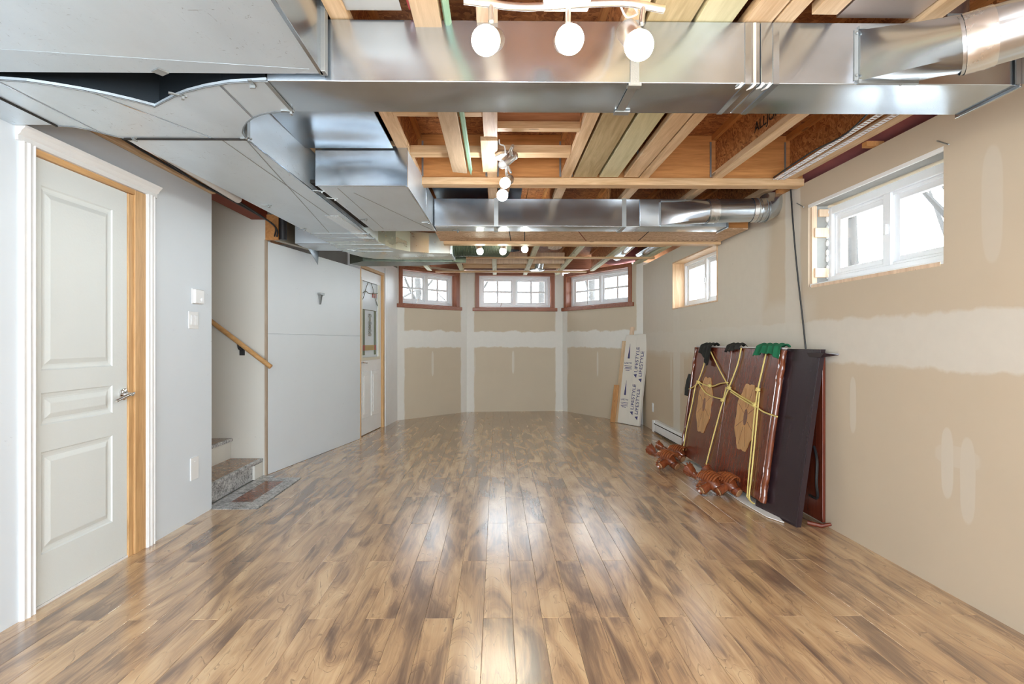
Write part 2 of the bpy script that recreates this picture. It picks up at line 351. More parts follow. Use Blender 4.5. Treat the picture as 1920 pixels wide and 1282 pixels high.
def dup(root, loc, label, rz=None):
    r = root.copy(); C.objects.link(r); r.location = loc; r['label'] = label
    if rz is not None: r.rotation_euler = (0, 0, rz)
    MW[r.name] = Matrix.Translation(loc) @ Matrix.Rotation(r.rotation_euler.z, 4, 'Z')
    for ch in list(root.children):
        c = ch.copy(); C.objects.link(c); c.parent = r
        for g in ch.children: d = g.copy(); C.objects.link(d); d.parent = c
    return r
def arc(pts, n=5):
    """Catmull-Rom smoothing"""
    P = [Vector(p) for p in pts]; P = [P[0]] + P + [P[-1]]; out = []
    for i in range(1, len(P) - 2):
        for k in range(n):
            t = k / n; a, b, c, d = P[i - 1], P[i], P[i + 1], P[i + 2]
            out.append(.5 * ((2 * b) + (c - a) * t + (2 * a - 5 * b + 4 * c - d) * t * t + (3 * b - a - 3 * c + d) * t ** 3))
    out.append(P[-2]); return out

ZJ = 2.343      # underside of the joists
ZD = 2.12       # underside of the ducts
# ------------------------------------------------------------------ walls (x along the wall clockwise, y outward, z up)
def wall(name, A, B, z0, z1, mat, openings=(), thick=.28, label='', z1b=None):
    d = Vector((B[0] - A[0], B[1] - A[1], 0)); ln = d.length; rz = math.atan2(d.y, d.x)
    xs = sorted({0, ln} | {o[0] for o in openings} | {o[1] for o in openings}); zs = sorted({z0, z1} | {o[2] for o in openings} | {o[3] for o in openings})
    mb = MB(); ids = {}
    def V(i, j, k):
        if (i, j, k) not in ids: ids[(i, j, k)] = len(mb.v); mb.v.append(Vector((xs[i], 0 if k == 0 else thick, zs[j])))
        return ids[(i, j, k)]
    def solid(i, j):
        if i < 0 or j < 0 or i >= len(xs) - 1 or j >= len(zs) - 1: return False
        cx, cz = (xs[i] + xs[i + 1]) / 2, (zs[j] + zs[j + 1]) / 2
        return not any(o[0] < cx < o[1] and o[2] < cz < o[3] for o in openings)
    for i in range(len(xs) - 1):
        for j in range(len(zs) - 1):
            if not solid(i, j): continue
            mb.f.append((V(i, j, 0), V(i + 1, j, 0), V(i + 1, j + 1, 0), V(i, j + 1, 0)))
            mb.f.append((V(i, j, 1), V(i, j + 1, 1), V(i + 1, j + 1, 1), V(i + 1, j, 1)))
            if not solid(i - 1, j): mb.f.append((V(i, j, 0), V(i, j + 1, 0), V(i, j + 1, 1), V(i, j, 1)))
            if not solid(i + 1, j): mb.f.append((V(i + 1, j, 0), V(i + 1, j, 1), V(i + 1, j + 1, 1), V(i + 1, j + 1, 0)))
            if not solid(i, j - 1): mb.f.append((V(i, j, 0), V(i, j, 1), V(i + 1, j, 1), V(i + 1, j, 0)))
            if not solid(i, j + 1): mb.f.append((V(i, j + 1, 0), V(i + 1, j + 1, 0), V(i + 1, j + 1, 1), V(i, j + 1, 1)))
    o = mb.build(name, mat); o.location = (A[0], A[1], 0); o.rotation_euler = (0, 0, rz)
    MW[o.name] = Matrix.Translation((A[0], A[1], 0)) @ Matrix.Rotation(rz, 4, 'Z')
    return tag(o, label, 'wall', None, 'structure')
def s_of(o, p): return (MW[o.name].inverted() @ Vector(p))

PAP = (.56, .465, .345); MUD = (.64, .59, .51); PAPB = (.6, .525, .405); MUDB = (.76, .755, .71)
RA, RB = (2.128, 7.72), (2.178, 1.2)      # right wall, far to near
def rs(y): return (7.72 - y)
right = wall('wall_right', RA, (2.19, -2.6), 0, 2.31,
    gyproc('drywall_right', PAP, MUD, (1.07, 1.345), verts=[(rs(3.85), .1), (rs(6.3), .12)],
           patches=[(rs(2.53), .62, .035, .17, .55), (rs(2.42), .56, .04, .2, .45), (rs(2.3), 1.8, .05, .26, .35), (rs(3.2), .82, .03, .17, .5),
                    (rs(6.5), .85, .03, .25, .6), (rs(6.15), .85, .09, .25, .45), (rs(4.3), 1.75, .03, .2, .5), (rs(2.48), .66, .12, .05, .3)],
           skim=[(-.5, 3.5, 1.05, 2.7, .85), (3.2, 4.1, 1.2, 1.5, .6)]),
    [(rs(3.66), rs(2.55), 1.578, 2.146), (rs(6.44), rs(5.144), 1.592, 2.16)], label='long tan drywall wall on the right with white joint compound bands')
LA = (-2.05, -2.6)
left = wall('wall_left', LA, (-2.05, 3.862), 0, 2.262, WHITE, [(2.385 + 2.6, 3.135 + 2.6, 0, 2.06)], .12, 'white painted wall on the left around the panel door')
PA = (-2.078, 4.835); PB = (-1.697, 6.651); PC = (-1.555, 7.74); PD = (-1.518, 8.182); PE = (-.513, 9.167); PG = (1.153, 9.289); PK = RA
panel = wall('wall_panel', PA, PB, 0, 2.11, PANEL, (), .1, 'white board wall angled between the stairs and the glazed door')
fd = wall('wall_glazed_door', PB, PD, 0, 2.33, TRIMW, [(.02, .925, 0, 2.17)], .16, 'narrow white wall holding the glazed door beside the bay')
def baywall(n, A, B, ops, label, seed):
    ln = (Vector(B) - Vector(A)).length
    ps = [(ln * .48, .85, .022, .2, .5), (ln * .93, .85, .02, .2, .4), (ln * .08, .83, .02, .18, .3)]
    return wall(n, A, B, 0, 2.42 if n != 'wall_bay_right' else 2.36, gyproc('drywall_' + n, PAPB, MUDB, (1.1, 1.38), [(0, .13), (ln, .13)], ps), ops, .26, label)
def ops(A, B, u0, v0, u1, v1, zt, zb):
    d = Vector((B[0] - A[0], B[1] - A[1], 0)).normalized(); n = (d.y, -d.x, 0)
    p = on(u0, 550, (A[0], A[1], 0), n); q = on(u1, 550, (A[0], A[1], 0), n)
    a = (p - Vector((A[0], A[1], 0))).dot(d); b = (q - Vector((A[0], A[1], 0))).dot(d); return (a, b, zb, zt)
OL = ops(PD, PE, 753, 0, 856, 0, 2.33, 1.79); OC = ops(PE, PG, 897, 0, 1034, 0, 2.36, 1.79); OR = ops(PG, PK, 1062, 0, 1180, 0, 2.33, 1.79)
bl = baywall('wall_bay_left', PD, PE, [OL], 'bay drywall section left of centre with taped corners', 1)
bc = baywall('wall_bay_centre', PE, PG, [OC], 'centre drywall section of the bay at the far end', 2)
br = baywall('wall_bay_right', PG, PK, [OR], 'bay drywall section behind the leaning package', 3)
for nm, w, op in (('left', bl, OL), ('centre', bc, OC), ('right', br, OR)): pass
back = wall('wall_rear', (2.2, -2.6), (-2.1, -2.6), 0, 2.65, WHITE, (), .2, 'white wall behind the camera')
# stairwell
st = wall('wall_stairwell_far', (-3.6, 4.83), (-2.079, 4.83), 0, 3.6, STAIRW, (), .0999, 'white stairwell wall with the handrail')
sn = wall('wall_stairwell_near', (-2.172, 3.862), (-3.6, 3.862), 0, 3.6, STAIRW, (), .11, 'near side wall of the stairwell')
se = wall('wall_stairwell_end', (-3.6, 3.7), (-3.6, 4.95), 0, 3.6, STAIRW, (), .1, 'end wall of the stairwell')
# red board at the stair opening head, plaster lid
mb = MB(); mb.obox((-2.62, 4.7, 2.5), (.52, 0, -.2), (0, .12, 0), (0, 0, .12)); mb.box(-2.2, -2.06, 3.87, 4.82, 2.30, 2.42)
solo(mb, 'stair_header', DRED, 'dark red framing lumber above the stair opening', 'header')
mb = MB().box(-2.07, -1.955, 4.80, 4.84, 2.115, 2.34); solo(mb, 'corner_stud', ORANGEY, 'short orange stud end above the white board wall corner', 'stud')
mb = MB().box(-2.083, -2.066, 4.815, 4.842, .0, 2.12)
solo(mb, 'trim_1', wood('raw_edge', (.3, .22, .15), (.45, .36, .27), 'Z'), 'thin raw wood edge at the corner of the stair opening', 'trim', None, 'structure')

fb = MB().box(-3.74, -1.53, 8.19, 8.3, 0, 2.69).box(-3.74, -1.98, 5.02, 5.06, 2.4, 2.69).build('wall_outer', CONC); tag(fb, 'outer concrete wall hidden behind the white board wall', 'wall', None, 'structure')
# ------------------------------------------------------------------ floor of separate planks
room = [(-2.09, 1.0), (-2.09, 4.83), PB, PD, PE, PG, PK, (2.19, 1.0)]
fl = MB().box(-3.6, 2.25, -2.7, 9.4, -.06, -.012).build('floor', CONC); tag(fl, 'wood-look laminate floor of staggered glossy planks', 'floor', None, 'structure')
MW['floor'] = Matrix()
PW, PL = .1275, 1.209
pm = {}
def plank_mesh(w, l):
    k = (round(w, 3), round(l, 3))
    if k not in pm:
        b = MB(); c = .0012; x0, x1, y0, y1 = c * .3, w - c * .3, c * .3, l - c * .3
        rings = [[(x0, y0, -.011), (x1, y0, -.011), (x1, y1, -.011), (x0, y1, -.011)], [(x0, y0, -c), (x1, y0, -c), (x1, y1, -c), (x0, y1, -c)],
                 [(x0 + c, y0 + c, 0), (x1 - c, y0 + c, 0), (x1 - c, y1 - c, 0), (x0 + c, y1 - c, 0)]]
        b.loft(rings); me = bpy.data.meshes.new('plank'); me.from_pydata([tuple(v) for v in b.v], [], b.f); me.materials.append(LAM); pm[k] = me
    return pm[k]
def xlim(y):      # room width at depth y
    if y < 4.83: xl = -2.06
    else:
        xl = -1.5
        for a, b in ((PA, PB), (PB, PD), (PD, PE)):
            if a[1] <= y <= b[1]: xl = a[0] + (b[0] - a[0]) * (y - a[1]) / (b[1] - a[1])
        if y > 9.167: xl = -.5
    xr = 2.19 if y < 7.72 else PG[0] + (PK[0] - PG[0]) * (9.289 - y) / (9.289 - 7.72)
    return xl, max(xr, 1.1)
MATX0, MATX1, MATY0, MATY1 = -2.09, -1.735, 3.85, 4.72
np_ = 0
for n in range(-17, 18):
    x0 = -.057 + PW * n; x1 = x0 + PW
    if x1 < -2.1 or x0 > 2.2: continue
    x1 = min(x1, 2.19); x0c = max(x0, -2.09)
    off = 2.321 if n % 2 == 0 else 2.321 - PL / 2
    for k in range(-3, 7):
        y0 = off + PL * k; y1 = y0 + PL
        if y1 < .9 or y0 > 9.25: continue
        y0 = max(y0, .6)
        # trim to the room outline
        ys = [y0 + (y1 - y0) * i / 24 for i in range(25)]
        good = [y for y in ys if y < 9.3 and xlim(y)[0] - .02 < x1 and xlim(y)[1] + .02 > x0c and not (MATX0 < (x0c + x1) / 2 < MATX1 + .02 and MATY0 < y < MATY1)]
        segs = []
        for y in good:
            if segs and y - segs[-1][1] < (y1 - y0) / 23: segs[-1][1] = y
            else: segs.append([y, y])
        for a, b in segs:
            if b - a < .1: continue
            if MATX0 < (x0c + x1) / 2 < MATX1 + .02:
                if abs(b - MATY0) < .06: b = MATY0
                if abs(a - MATY1) < .06: a = MATY1
            o = bpy.data.objects.new('plank', plank_mesh(x1 - x0c, b - a)); C.objects.link(o); o.parent = fl; o.location = (x0c, a, 0); np_ += 1
print('planks', np_)
MB().box(-2.15, 2.2, -2.65, .6, -.012, 0).build('floor_rear', LAM, fl)
# granite inlay at the stairs
mat = thing('granite_landing', 'speckled granite inlay with a red-brown centre at the foot of the stairs', 'floor inlay', (-1.9, 4.28, 0))
gb = [(-2.1, -1.99, 3.85, 4.82), (-1.835, -1.725, 3.85, 4.74), (-1.99, -1.835, 3.85, 4.02), (-1.99, -1.835, 4.62, 4.74)]
for a in gb: MB().box(a[0] + .001, a[1] - .001, a[2] + .001, a[3] - .001, -.01, .003).build('border_tile', GREY, mat)
lab(MB().box(-1.989, -1.836, 4.021, 4.619, -.01, .003).build('centre_tile', REDG, mat), 'red-brown centre tile')
# stairs
stairs = thing('staircase', 'granite-clad steps rising to the left behind the white wall', 'stairs', (-2.3, 4.34, 0))
for i, (xf, zt) in enumerate([(-2.10, .155), (-2.37, .335), (-2.66, .515)]):
    MB().box(xf - .31, xf - .02, 3.87, 4.825, 0 if i == 0 else zt - .18, zt - .025).build('riser', [GREY, STAIRW, STAIRW][i], stairs)
    tr = MB().box(xf - .30, xf - .03, 3.866, 4.825, zt - .024, zt).build('tread', BROWNG, stairs)
    MB().box(xf - .03, xf, 3.866, 4.825, zt - .026, zt + .001).build('nosing', GREY, stairs, bevel=.004)
MB().box(-2.16, -2.101, 4.66, 4.825, .0, .125).build('riser_return', STAIRW, stairs)
# handrail
hr = thing('handrail', 'round wooden handrail sloping down the stairwell wall', 'handrail', (-2.3, 4.75, 1.1))
a, b = at_y(380, 590, 4.74), at_y(508, 688, 4.74); MB().sweep([a, b], .021, 14).build('rail', RAIL, hr, smooth=True)
p = at_y(446, 641, 4.74); MB().sweep(arc([p + Vector((0, 0, -.015)), p + Vector((0, .02, -.06)), p + Vector((0, .08, -.07))]), .008, 8).box(p.x - .02, p.x + .02, p.y + .07, p.y + .088, p.z - .12, p.z - .03).build('bracket', BLACK, hr)

# ------------------------------------------------------------------ left door
dr = thing('door_1', 'white moulded three-panel door in the left wall, shut', 'door', (-2.05, 2.7, 0), kind='structure')
X = -2.062
def panelled(y0, y1, z0, z1, panels, x, th):
    """slab face toward +x with recessed mouldings and raised fields"""
    mb = MB(); ys = sorted({y0, y1} | {p[0] for p in panels} | {p[1] for p in panels}); zs = sorted({z0, z1} | {p[2] for p in panels} | {p[3] for p in panels})
    def q(a, b, c, d): i = len(mb.v); mb.v.extend([Vector(k) for k in (a, b, c, d)]); mb.f.append((i, i + 1, i + 2, i + 3))
    for i in range(len(ys) - 1):
        for j in range(len(zs) - 1):
            cy, cz = (ys[i] + ys[i + 1]) / 2, (zs[j] + zs[j + 1]) / 2
            if any(p[0] < cy < p[1] and p[2] < cz < p[3] for p in panels): continue
            q((x, ys[i], zs[j]), (x, ys[i + 1], zs[j]), (x, ys[i + 1], zs[j + 1]), (x, ys[i], zs[j + 1]))
    for p in panels:
        prev = None
        for ins, dep in ((0, 0), (.006, -.006), (.02, -.009), (.028, -.009), (.048, -.001), (.052, 0)):
            r = [(x + dep, p[0] + ins, p[2] + ins), (x + dep, p[1] - ins, p[2] + ins), (x + dep, p[1] - ins, p[3] - ins), (x + dep, p[0] + ins, p[3] - ins)]
            if prev:
                for k in range(4): q(prev[k], prev[(k + 1) % 4], r[(k + 1) % 4], r[k])
            prev = r
        q(*prev)
    q((x - th, y0, z0), (x - th, y0, z1), (x - th, y1, z1), (x - th, y1, z0)); q((x, y0, z0), (x, y0, z1), (x - th, y0, z1), (x - th, y0, z0)); q((x, y1, z0), (x - th, y1, z0), (x - th, y1, z1), (x, y1, z1))
    q((x, y0, z1), (x, y1, z1), (x - th, y1, z1), (x - th, y0, z1)); return mb
panelled(2.392, 3.0, .012, 2.03, [(2.44, 2.89, 1.07, 1.91), (2.44, 2.89, .82, .968), (2.44, 2.89, .235, .70)], X, .035).build('door_slab', DOORW, dr)
MB().box(-2.1, -2.058, 2.385, 3.135, -.0, .011).build('threshold', TRIMW, dr)
MB().box(-2.15, -2.045, 3.045, 3.135, 0, 2.06).build('door_jamb', JAMB, dr, bevel=.002); MB().box(-2.13, -2.055, 3.003, 3.044, 0, 2.03).build('door_stop', JAMB, dr, bevel=.002)
hj = wood('pine_head', (.48, .25, .09), (.7, .42, .18), 'Y', .45, knots=False)
MB().box(-2.15, -2.047, 2.386, 3.044, 2.032, 2.06).build('head_jamb', hj, dr)
def casing(y0, y1, z0, z1, n='door_casing'):
    w = y1 - y0; prof = [(0, 0), (0, .012), (.12, .018), (.2, .012), (.35, .014), (.5, .02), (.65, .014), (.8, .012), (.88, .018), (1, .012), (1, 0)]
    return MB().loft([[(-2.0499 + d, y0 + w * f, z) for f, d in prof] for z in (z0, z1)]).build(n, TRIMW, dr, fixn=True)
casing(2.313, 2.386, 0, 2.065); casing(3.136, 3.21, 0, 2.065)
prof = [(0, 2.062), (.014, 2.062), (.014, 2.085), (.022, 2.09), (.03, 2.105), (.042, 2.115), (.046, 2.125), (0, 2.125)]
MB().loft([[(-2.0499 + d, y, z) for d, z in prof] for y in (2.295, 3.226)]).build('head_casing', TRIMW, dr, fixn=True)
lev = MB(); hp = Vector((X, 2.968, .912))
lev.sweep([hp + Vector((0, 0, 0)), hp + Vector((.008, 0, 0)), hp + Vector((.012, 0, 0))], [.032, .032, .024], 20)
lev.sweep([hp, hp + Vector((.055, 0, 0))], .011, 12)
lev.sweep(arc([hp + Vector((.052, .012, .004)), hp + Vector((.056, -.03, 0)), hp + Vector((.05, -.075, -.012)), hp + Vector((.046, -.118, -.026))]), .0085, 10)
lab(lev.build('door_handle', CHROME, dr, smooth=True), 'polished lever handle')

def plate(name, y0, y1, z0, z1, label, cat, extra):
    o = thing(name, label, cat, (-2.05, (y0 + y1) / 2, z0)); MB().box(-2.0499, -2.043, y0, y1, z0, z1).build('cover_plate', TRIMW, o, bevel=.0015); extra(o); return o
def th_x(o):
    MB().box(-2.043, -2.022, 3.612, 3.718, 1.462, 1.556).build('housing', TRIMW, o, bevel=.004)
    MB().sweep([(-2.024, 3.685, 1.488), (-2.014, 3.685, 1.488)], .014, 16).build('dial', VINYL, o, smooth=True)
plate('thermostat', 3.606, 3.722, 1.458, 1.56, 'white square wall thermostat with a small dial', 'thermostat', th_x)
def sw_x(o):
    for i in range(2): MB().box(-2.043, -2.038, 3.588 + .044 * i, 3.62 + .044 * i, 1.315, 1.38).build('rocker', VINYL, o, bevel=.002)
plate('light_switch', 3.57, 3.682, 1.29, 1.405, 'white double light switch below the thermostat', 'switch', sw_x)
plate('blank_plate', 3.592, 3.684, .27, .42, 'plain white cover plate low on the left wall', 'cover plate', lambda o: MB().sweep([(-2.043, 3.638, .39), (-2.0415, 3.638, .39)], .004, 8).build('screw', VINYL, o))
# left wall top: plate, conduit, cables
MB_ = MB().box(-2.12, -2.02, -2.5, 3.86, 2.264, 2.302); solo(MB_, 'top_plate', SPRUCE, 'raw wood plate along the top of the white left wall', 'plate')
mb = MB().sweep([(-1.96, 2.75, 2.315), (-1.965, 3.5, 2.30), (-1.95, 4.05, 2.275)], .028, 12); solo(mb, 'foam_pipe', FOAM, 'white insulated pipe under the floor joists above the left wall', 'pipe', smooth=True)
for i, pts in enumerate([[(-2.0, 2.5, 2.31), (-2.01, 3.1, 2.285), (-2.0, 3.75, 2.27), (-1.97, 4.4, 2.25), (-1.97, 4.76, 2.23), (-1.98, 4.78, 2.14)],
                         [(-1.98, 2.9, 2.32), (-1.99, 3.6, 2.26), (-1.97, 4.1, 2.27), (-1.95, 4.7, 2.22), (-1.955, 4.775, 2.135)]]):
    solo(MB().sweep(arc(pts, 6), .007, 6), 'cable', BLACK, ['black cable sagging along the top of the left wall', 'second black cable, nearer the trunk duct, above the stairs'][i], 'cable')
mb = MB().sweep([(-1.925, 4.83, 2.34), (-1.925, 4.83, 2.12)], .035, 10); solo(mb, 'vent_pipe', BLACK, 'black pipe dropping behind the board wall corner', 'pipe', smooth=True)

# ------------------------------------------------------------------ panel wall details
W = MW[panel.name]
def wbox(w, x0, x1, y0, y1, z0, z1, name, m, parent=None, **k):
    o = MB().box(x0, x1, y0, y1, z0, z1); o.v = [MW[w.name] @ v for v in o.v]; return o.build(name, m, parent, **k) if parent is not None else o
pl_len = (Vector(PB) - Vector(PA)).length
MB().box(.012, pl_len - .004, -.008, 0, .002, 1.272).build('lower_board', PANEL, panel, local=True, bevel=.0015)
MB().box(.012, pl_len - .004, -.008, 0, 1.276, 2.108).build('upper_board', PANEL, panel, local=True, bevel=.0015)
pp = on(598, 550, (PA[0], PA[1], 0), (W @ Vector((0, 1, 0)) - W @ Vector((0, 0, 0))))
bx = s_of(panel, pp); sc_ = thing('wall_bracket', 'small grey cone-shaped bracket on the white board wall', 'bracket', (pp.x, pp.y, pp.z))
g = MB(); g.loft([[(bx.x + r * math.cos(q * math.pi / 6), -.01 - r * abs(math.sin(q * math.pi / 6)), z) for q in range(12)] for r, z in ((.012, 1.60), (.026, 1.68), (.03, 1.70))]); g.v = [W @ v for v in g.v]; g.build('cone', ZINC, sc_, fixn=True)
wbox(panel, bx.x - .042, bx.x + .042, -.045, -.008, 1.70, 1.722, 'cap', ZINC, sc_, bevel=.003)

# ------------------------------------------------------------------ glazed door
fdw = MW[fd.name]; gd = thing('door_2', 'white half-glazed door with leaded art glass', 'door', PB + (0,), kind='structure')
MW[gd.name] = Matrix.Translation((PB[0], PB[1], 0))
def F(x0, x1, y0, y1, z0, z1, n, m, **k): return wbox(fd, x0, x1, y0, y1, z0, z1, n, m, gd, **k)
F(.025, .87, .03, .07, .01, .995, 'lower_slab', TRIMW); F(.025, .87, .03, .07, 2.0, 2.13, 'top_rail', TRIMW)
F(.025, .12, .03, .07, .995, 2.0, 'stile', TRIMW); F(.765, .87, .03, .07, .995, 2.0, 'stile', TRIMW)
for a, b in ((.13, .4), (.47, .76)):
    F(a, b, .022, .031, .22, .82, 'raised_panel', TRIMW, bevel=.008)
    F(a + .05, b - .05, .016, .023, .27, .77, 'raised_panel', TRIMW, bevel=.006)
for q in ((.1, .79, .965, 1.0), (.1, .79, 1.985, 2.02)): F(q[0], q[1], .015, .035, q[2], q[3], 'glass_bead', plain('cream_bead', (.7, .66, .54), .4) if q[2] < 1.1 else TRIMW)
for q in ((.1, .13), (.755, .79)): F(q[0], q[1], .015, .035, 1.0, 1.985, 'glass_bead', bpy.data.materials['cream_bead'])
F(.13, .755, .045, .05, 1.0, 1.985, 'glass_pane', FROST)
for q in ((.2, .27, 1.03, 1.62, STGREEN), (.62, .69, 1.03, 1.62, STGREEN), (.27, .62, 1.09, 1.16, STAMB), (.2, .27, 1.09, 1.16, STRED), (.62, .69, 1.09, 1.16, STRED), (.56, .7, 1.8, 1.86, STRED)):
    F(q[0], q[1], .038 if q[4] is not STRED else .036, .0445, q[2], q[3], 'art_glass', q[4])
came = MB()
for k in range(6):
    zc = 1.3 + k * .05
    for sgn in (-1, 1):
        came.sweep([(.445 + sgn * (.02 + .03 * abs(math.sin(k * 1.3 + 1)) * math.sin(q)), .037, zc + .022 * math.cos(q)) for q in [i * math.pi / 5 for i in range(11)]], .003, 5)
for sgn in (-1, 1): came.sweep(arc([(.445 + sgn * .31, .037, 1.7), (.445 + sgn * .22, .037, 1.78), (.445 + sgn * .12, .037, 1.92), (.445 + sgn * .06, .037, 1.985)]), .004, 5)
came.sweep(arc([(.13, .037, 1.8), (.3, .037, 1.86), (.45, .037, 1.84), (.755, .037, 1.87)]), .004, 5)
came.sweep([(.2, .037, 1.62), (.69, .037, 1.62)], .004, 5)
came.v = [fdw @ v for v in came.v]; came.build('lead_came', COPPER, gd)
F(.875, .925, -.004, .1, 0, 2.17, 'door_jamb', JAMB); F(.02, .925, -.003, .1, 2.135, 2.17, 'head_jamb', wood('pine_lintel', (.5, .3, .13), (.7, .46, .24), 'X', knots=False))
F(-.012, .012, -.012, -.001, 0, 2.11, 'edge_strip', JAMB)
F(.94, 1.02, -.016, -.001, 0, 2.25, 'door_casing', TRIMW, bevel=.004); F(1.03, 1.16, -.012, -.001, 0, 2.25, 'door_casing', TRIMW, bevel=.004)
lv = MB().sweep([(.075, .03, .94), (.075, -.02, .94), (.16, -.03, .935)], .009, 8); lv.v = [fdw @ v for v in lv.v]; lab(lv.build('door_handle', CHROME, gd, smooth=True), 'small lever handle')

# ------------------------------------------------------------------ windows
def window(n, w, op, dep, kind, label):
    """white vinyl slider/casement unit in opening op of wall w, frame face at depth dep"""
    x0, x1, z0, z1 = op; r = thing('window_%d' % n, label, 'window', kind='structure'); M = MW[w.name]; c = M @ Vector(((x0 + x1) / 2, dep, z0))
    r.location = c; MW[r.name] = Matrix.Translation(c)
    def B(a, b, c_, d, e, f, name, m, par=r, **k): return wbox(w, a, b, c_, d, e, f, name, m, par, **k)
    f = .05
    mb = MB()
    for q in ((x0, x0 + f, z0, z1), (x1 - f, x1, z0, z1), (x0 + f, x1 - f, z0, z0 + f), (x0 + f, x1 - f, z1 - f, z1)): mb.box(q[0], q[1], dep, dep + .08, q[2], q[3])
    for q in ((x0 + f, x0 + f + .02, z0 + f, z1 - f), (x1 - f - .02, x1 - f, z0 + f, z1 - f), (x0 + f, x1 - f, z0 + f, z0 + f + .018), (x0 + f, x1 - f, z1 - f - .018, z1 - f)): mb.box(q[0], q[1], dep + .02, dep + .08, q[2], q[3])
    mb.v = [M @ v for v in mb.v]; mb.build('window_frame', VINYL, r, bevel=.003)
    xm = (x0 + x1) / 2
    B(xm - .028, xm + .028, dep + .005, dep + .075, z0 + f, z1 - f, 'mullion', VINYL, bevel=.003)
    for i, (a, b) in enumerate(((x0 + f + .012, xm - .02), (xm + .02, x1 - f - .012))):
        d0 = dep + (.026 if i == 0 else .036); zb, zt = z0 + f + .008, z1 - f - .008; s = .042
        mb = MB()
        for q in ((a, a + s, zb, zt), (b - s, b, zb, zt), (a + s, b - s, zb, zb + s), (a + s, b - s, zt - s, zt)): mb.box(q[0], q[1], d0, d0 + .03, q[2], q[3])
        mb.v = [M @ v for v in mb.v]; sa = mb.build('sash', VINYL, r, bevel=.003)
        B(a + s, b - s, d0 + .014, d0 + .018, zb + s, zt - s, 'pane', GLASS, sa)
        if kind == 'grid':
            B((a + b) / 2 - .016, (a + b) / 2 + .016, d0 + .006, d0 + .024, zb + s, zt - s, 'muntin', VINYL, sa)
            zc = (zb + zt) / 2; B(a + s, b - s, d0 + .007, d0 + .023, zc - .015, zc + .015, 'muntin', VINYL, sa)
    if kind == 'grid':
        for xx in (x0 + .3 * (x1 - x0),):
            B(xx - .06, xx + .06, dep - .012, dep + .02, z0 + .012, z0 + .035, 'crank_base', VINYL, bevel=.003)
            cr = MB().sweep([(xx + .01, dep - .01, z0 + .03), (xx + .02, dep - .03, z0 + .075), (xx + .035, dep - .03, z0 + .1)], .006, 6); cr.v = [M @ v for v in cr.v]; cr.build('crank_handle', NICKEL, r)
    else:
        zc = (z0 + z1) / 2; B(xm - .012, xm + .012, dep - .012, dep + .01, zc - .03, zc + .03, 'latch', VINYL, bevel=.003)
    return r
def cedar(r, w, op, z1=None):
    x0, x1, z0, z1 = op; M = MW[w.name]
    def B(a, b, c_, d, e, f, name, m, **k): return wbox(w, a, b, c_, d, e, f, name, m, r, **k)
    for a, b in ((x0 - .055, x0 + .012), (x1 - .012, x1 + .055)): B(a, b, -.018, -.0005, z0 - .0, z1 + .04, 'side_trim', CEDAR, bevel=.003)
    B(x0 - .055, x1 + .055, -.019, -.0005, z1 - .012, z1 + .05, 'head_trim', CEDARX, bevel=.003)
    B(x0 - .1, x1 + .1, -.035, -.0005, z0 - .058, z0 + .0, 'sill_trim', CEDARX, bevel=.005)
    for a, b in ((x0 + .0005, x0 + .012), (x1 - .012, x1 - .0005)): B(a, b, 0, .1, z0 + .012, z1 - .012, 'jamb_liner', CEDAR)
    B(x0 + .0005, x1 - .0005, 0, .1, z0 + .0005, z0 + .012, 'sill_liner', CEDARX); B(x0 + .0005, x1 - .0005, 0, .1, z1 - .012, z1 - .0005, 'head_liner', CEDARX)
for i, (w, op, nm) in enumerate(((bl, OL, 'left'), (bc, OC, 'centre'), (br, OR, 'right'))):
    r = window(i + 1, w, op, .1, 'grid', '%s window of the bay, white double sash with cedar trim' % nm); cedar(r, w, op)
OW = (rs(3.66), rs(2.55), 1.578, 2.146); OW2 = (rs(6.44), rs(5.144), 1.592, 2.16)
OWi = (OW[0] + .004, OW[1] - .0, OW[2] + .02, OW[3] - .025)
w4 = window(4, right, OWi, .13, 'plain', 'large white sliding window high on the right wall in an unfinished opening')
w5 = window(5, right, OW2, .135, 'plain', 'farther white window on the right wall lined with pale wood')
def RW(a, b, c_, d, e, f, name, m, par, **k): return wbox(right, a, b, c_, d, e, f, name, m, par, **k)
x0, x1, z0, z1 = OW2
PINEL = wood('pine_liner', (.5, .3, .15), (.74, .52, .32), 'Z', .5, knots=False); PINEX = wood('pine_liner_flat', (.5, .3, .15), (.74, .52, .32), 'X', .5, knots=False)
RW(x0 + .0005, x0 + .016, -.006, .135, z0, z1, 'jamb_liner', PINEL, w5); RW(x1 - .016, x1 - .0005, -.006, .135, z0, z1, 'jamb_liner', PINEL, w5)
RW(x0 + .016, x1 - .016, -.006, .135, z1 - .016, z1 - .0005, 'head_liner', PINEX, w5); RW(x0 + .016, x1 - .016, -.006, .135, z0 + .0005, z0 + .014, 'sill_liner', PINEX, w5)
x0, x1, z0, z1 = OW
RW(x0 + .001, x0 + .02, .016, .05, z0, z1 - .001, 'rough_stud', PINKW, w4); RW(x0 + .001, x0 + .012, .05, .13, z0, z1 - .001, 'jamb_concrete', CONC, w4)
for zc, h in ((2.09, .04), (1.955, .055), (1.68, .055)): RW(x0 + .001, x0 + .034, .03 if zc < 2 else .06, .128, zc - h / 2 - .01, zc + h / 2, 'shim_block', PINKW, w4, bevel=.003)
for k in range(9):
    q = MB().ball((x0 + .02, .122, z0 + .08 + k * .055 + random.uniform(-.01, .01)), .016, 8, 5, (1, .7, 1.5)); q.v = [MW[right.name] @ v for v in q.v]; q.build('spray_foam', FOAM, w4, smooth=True)
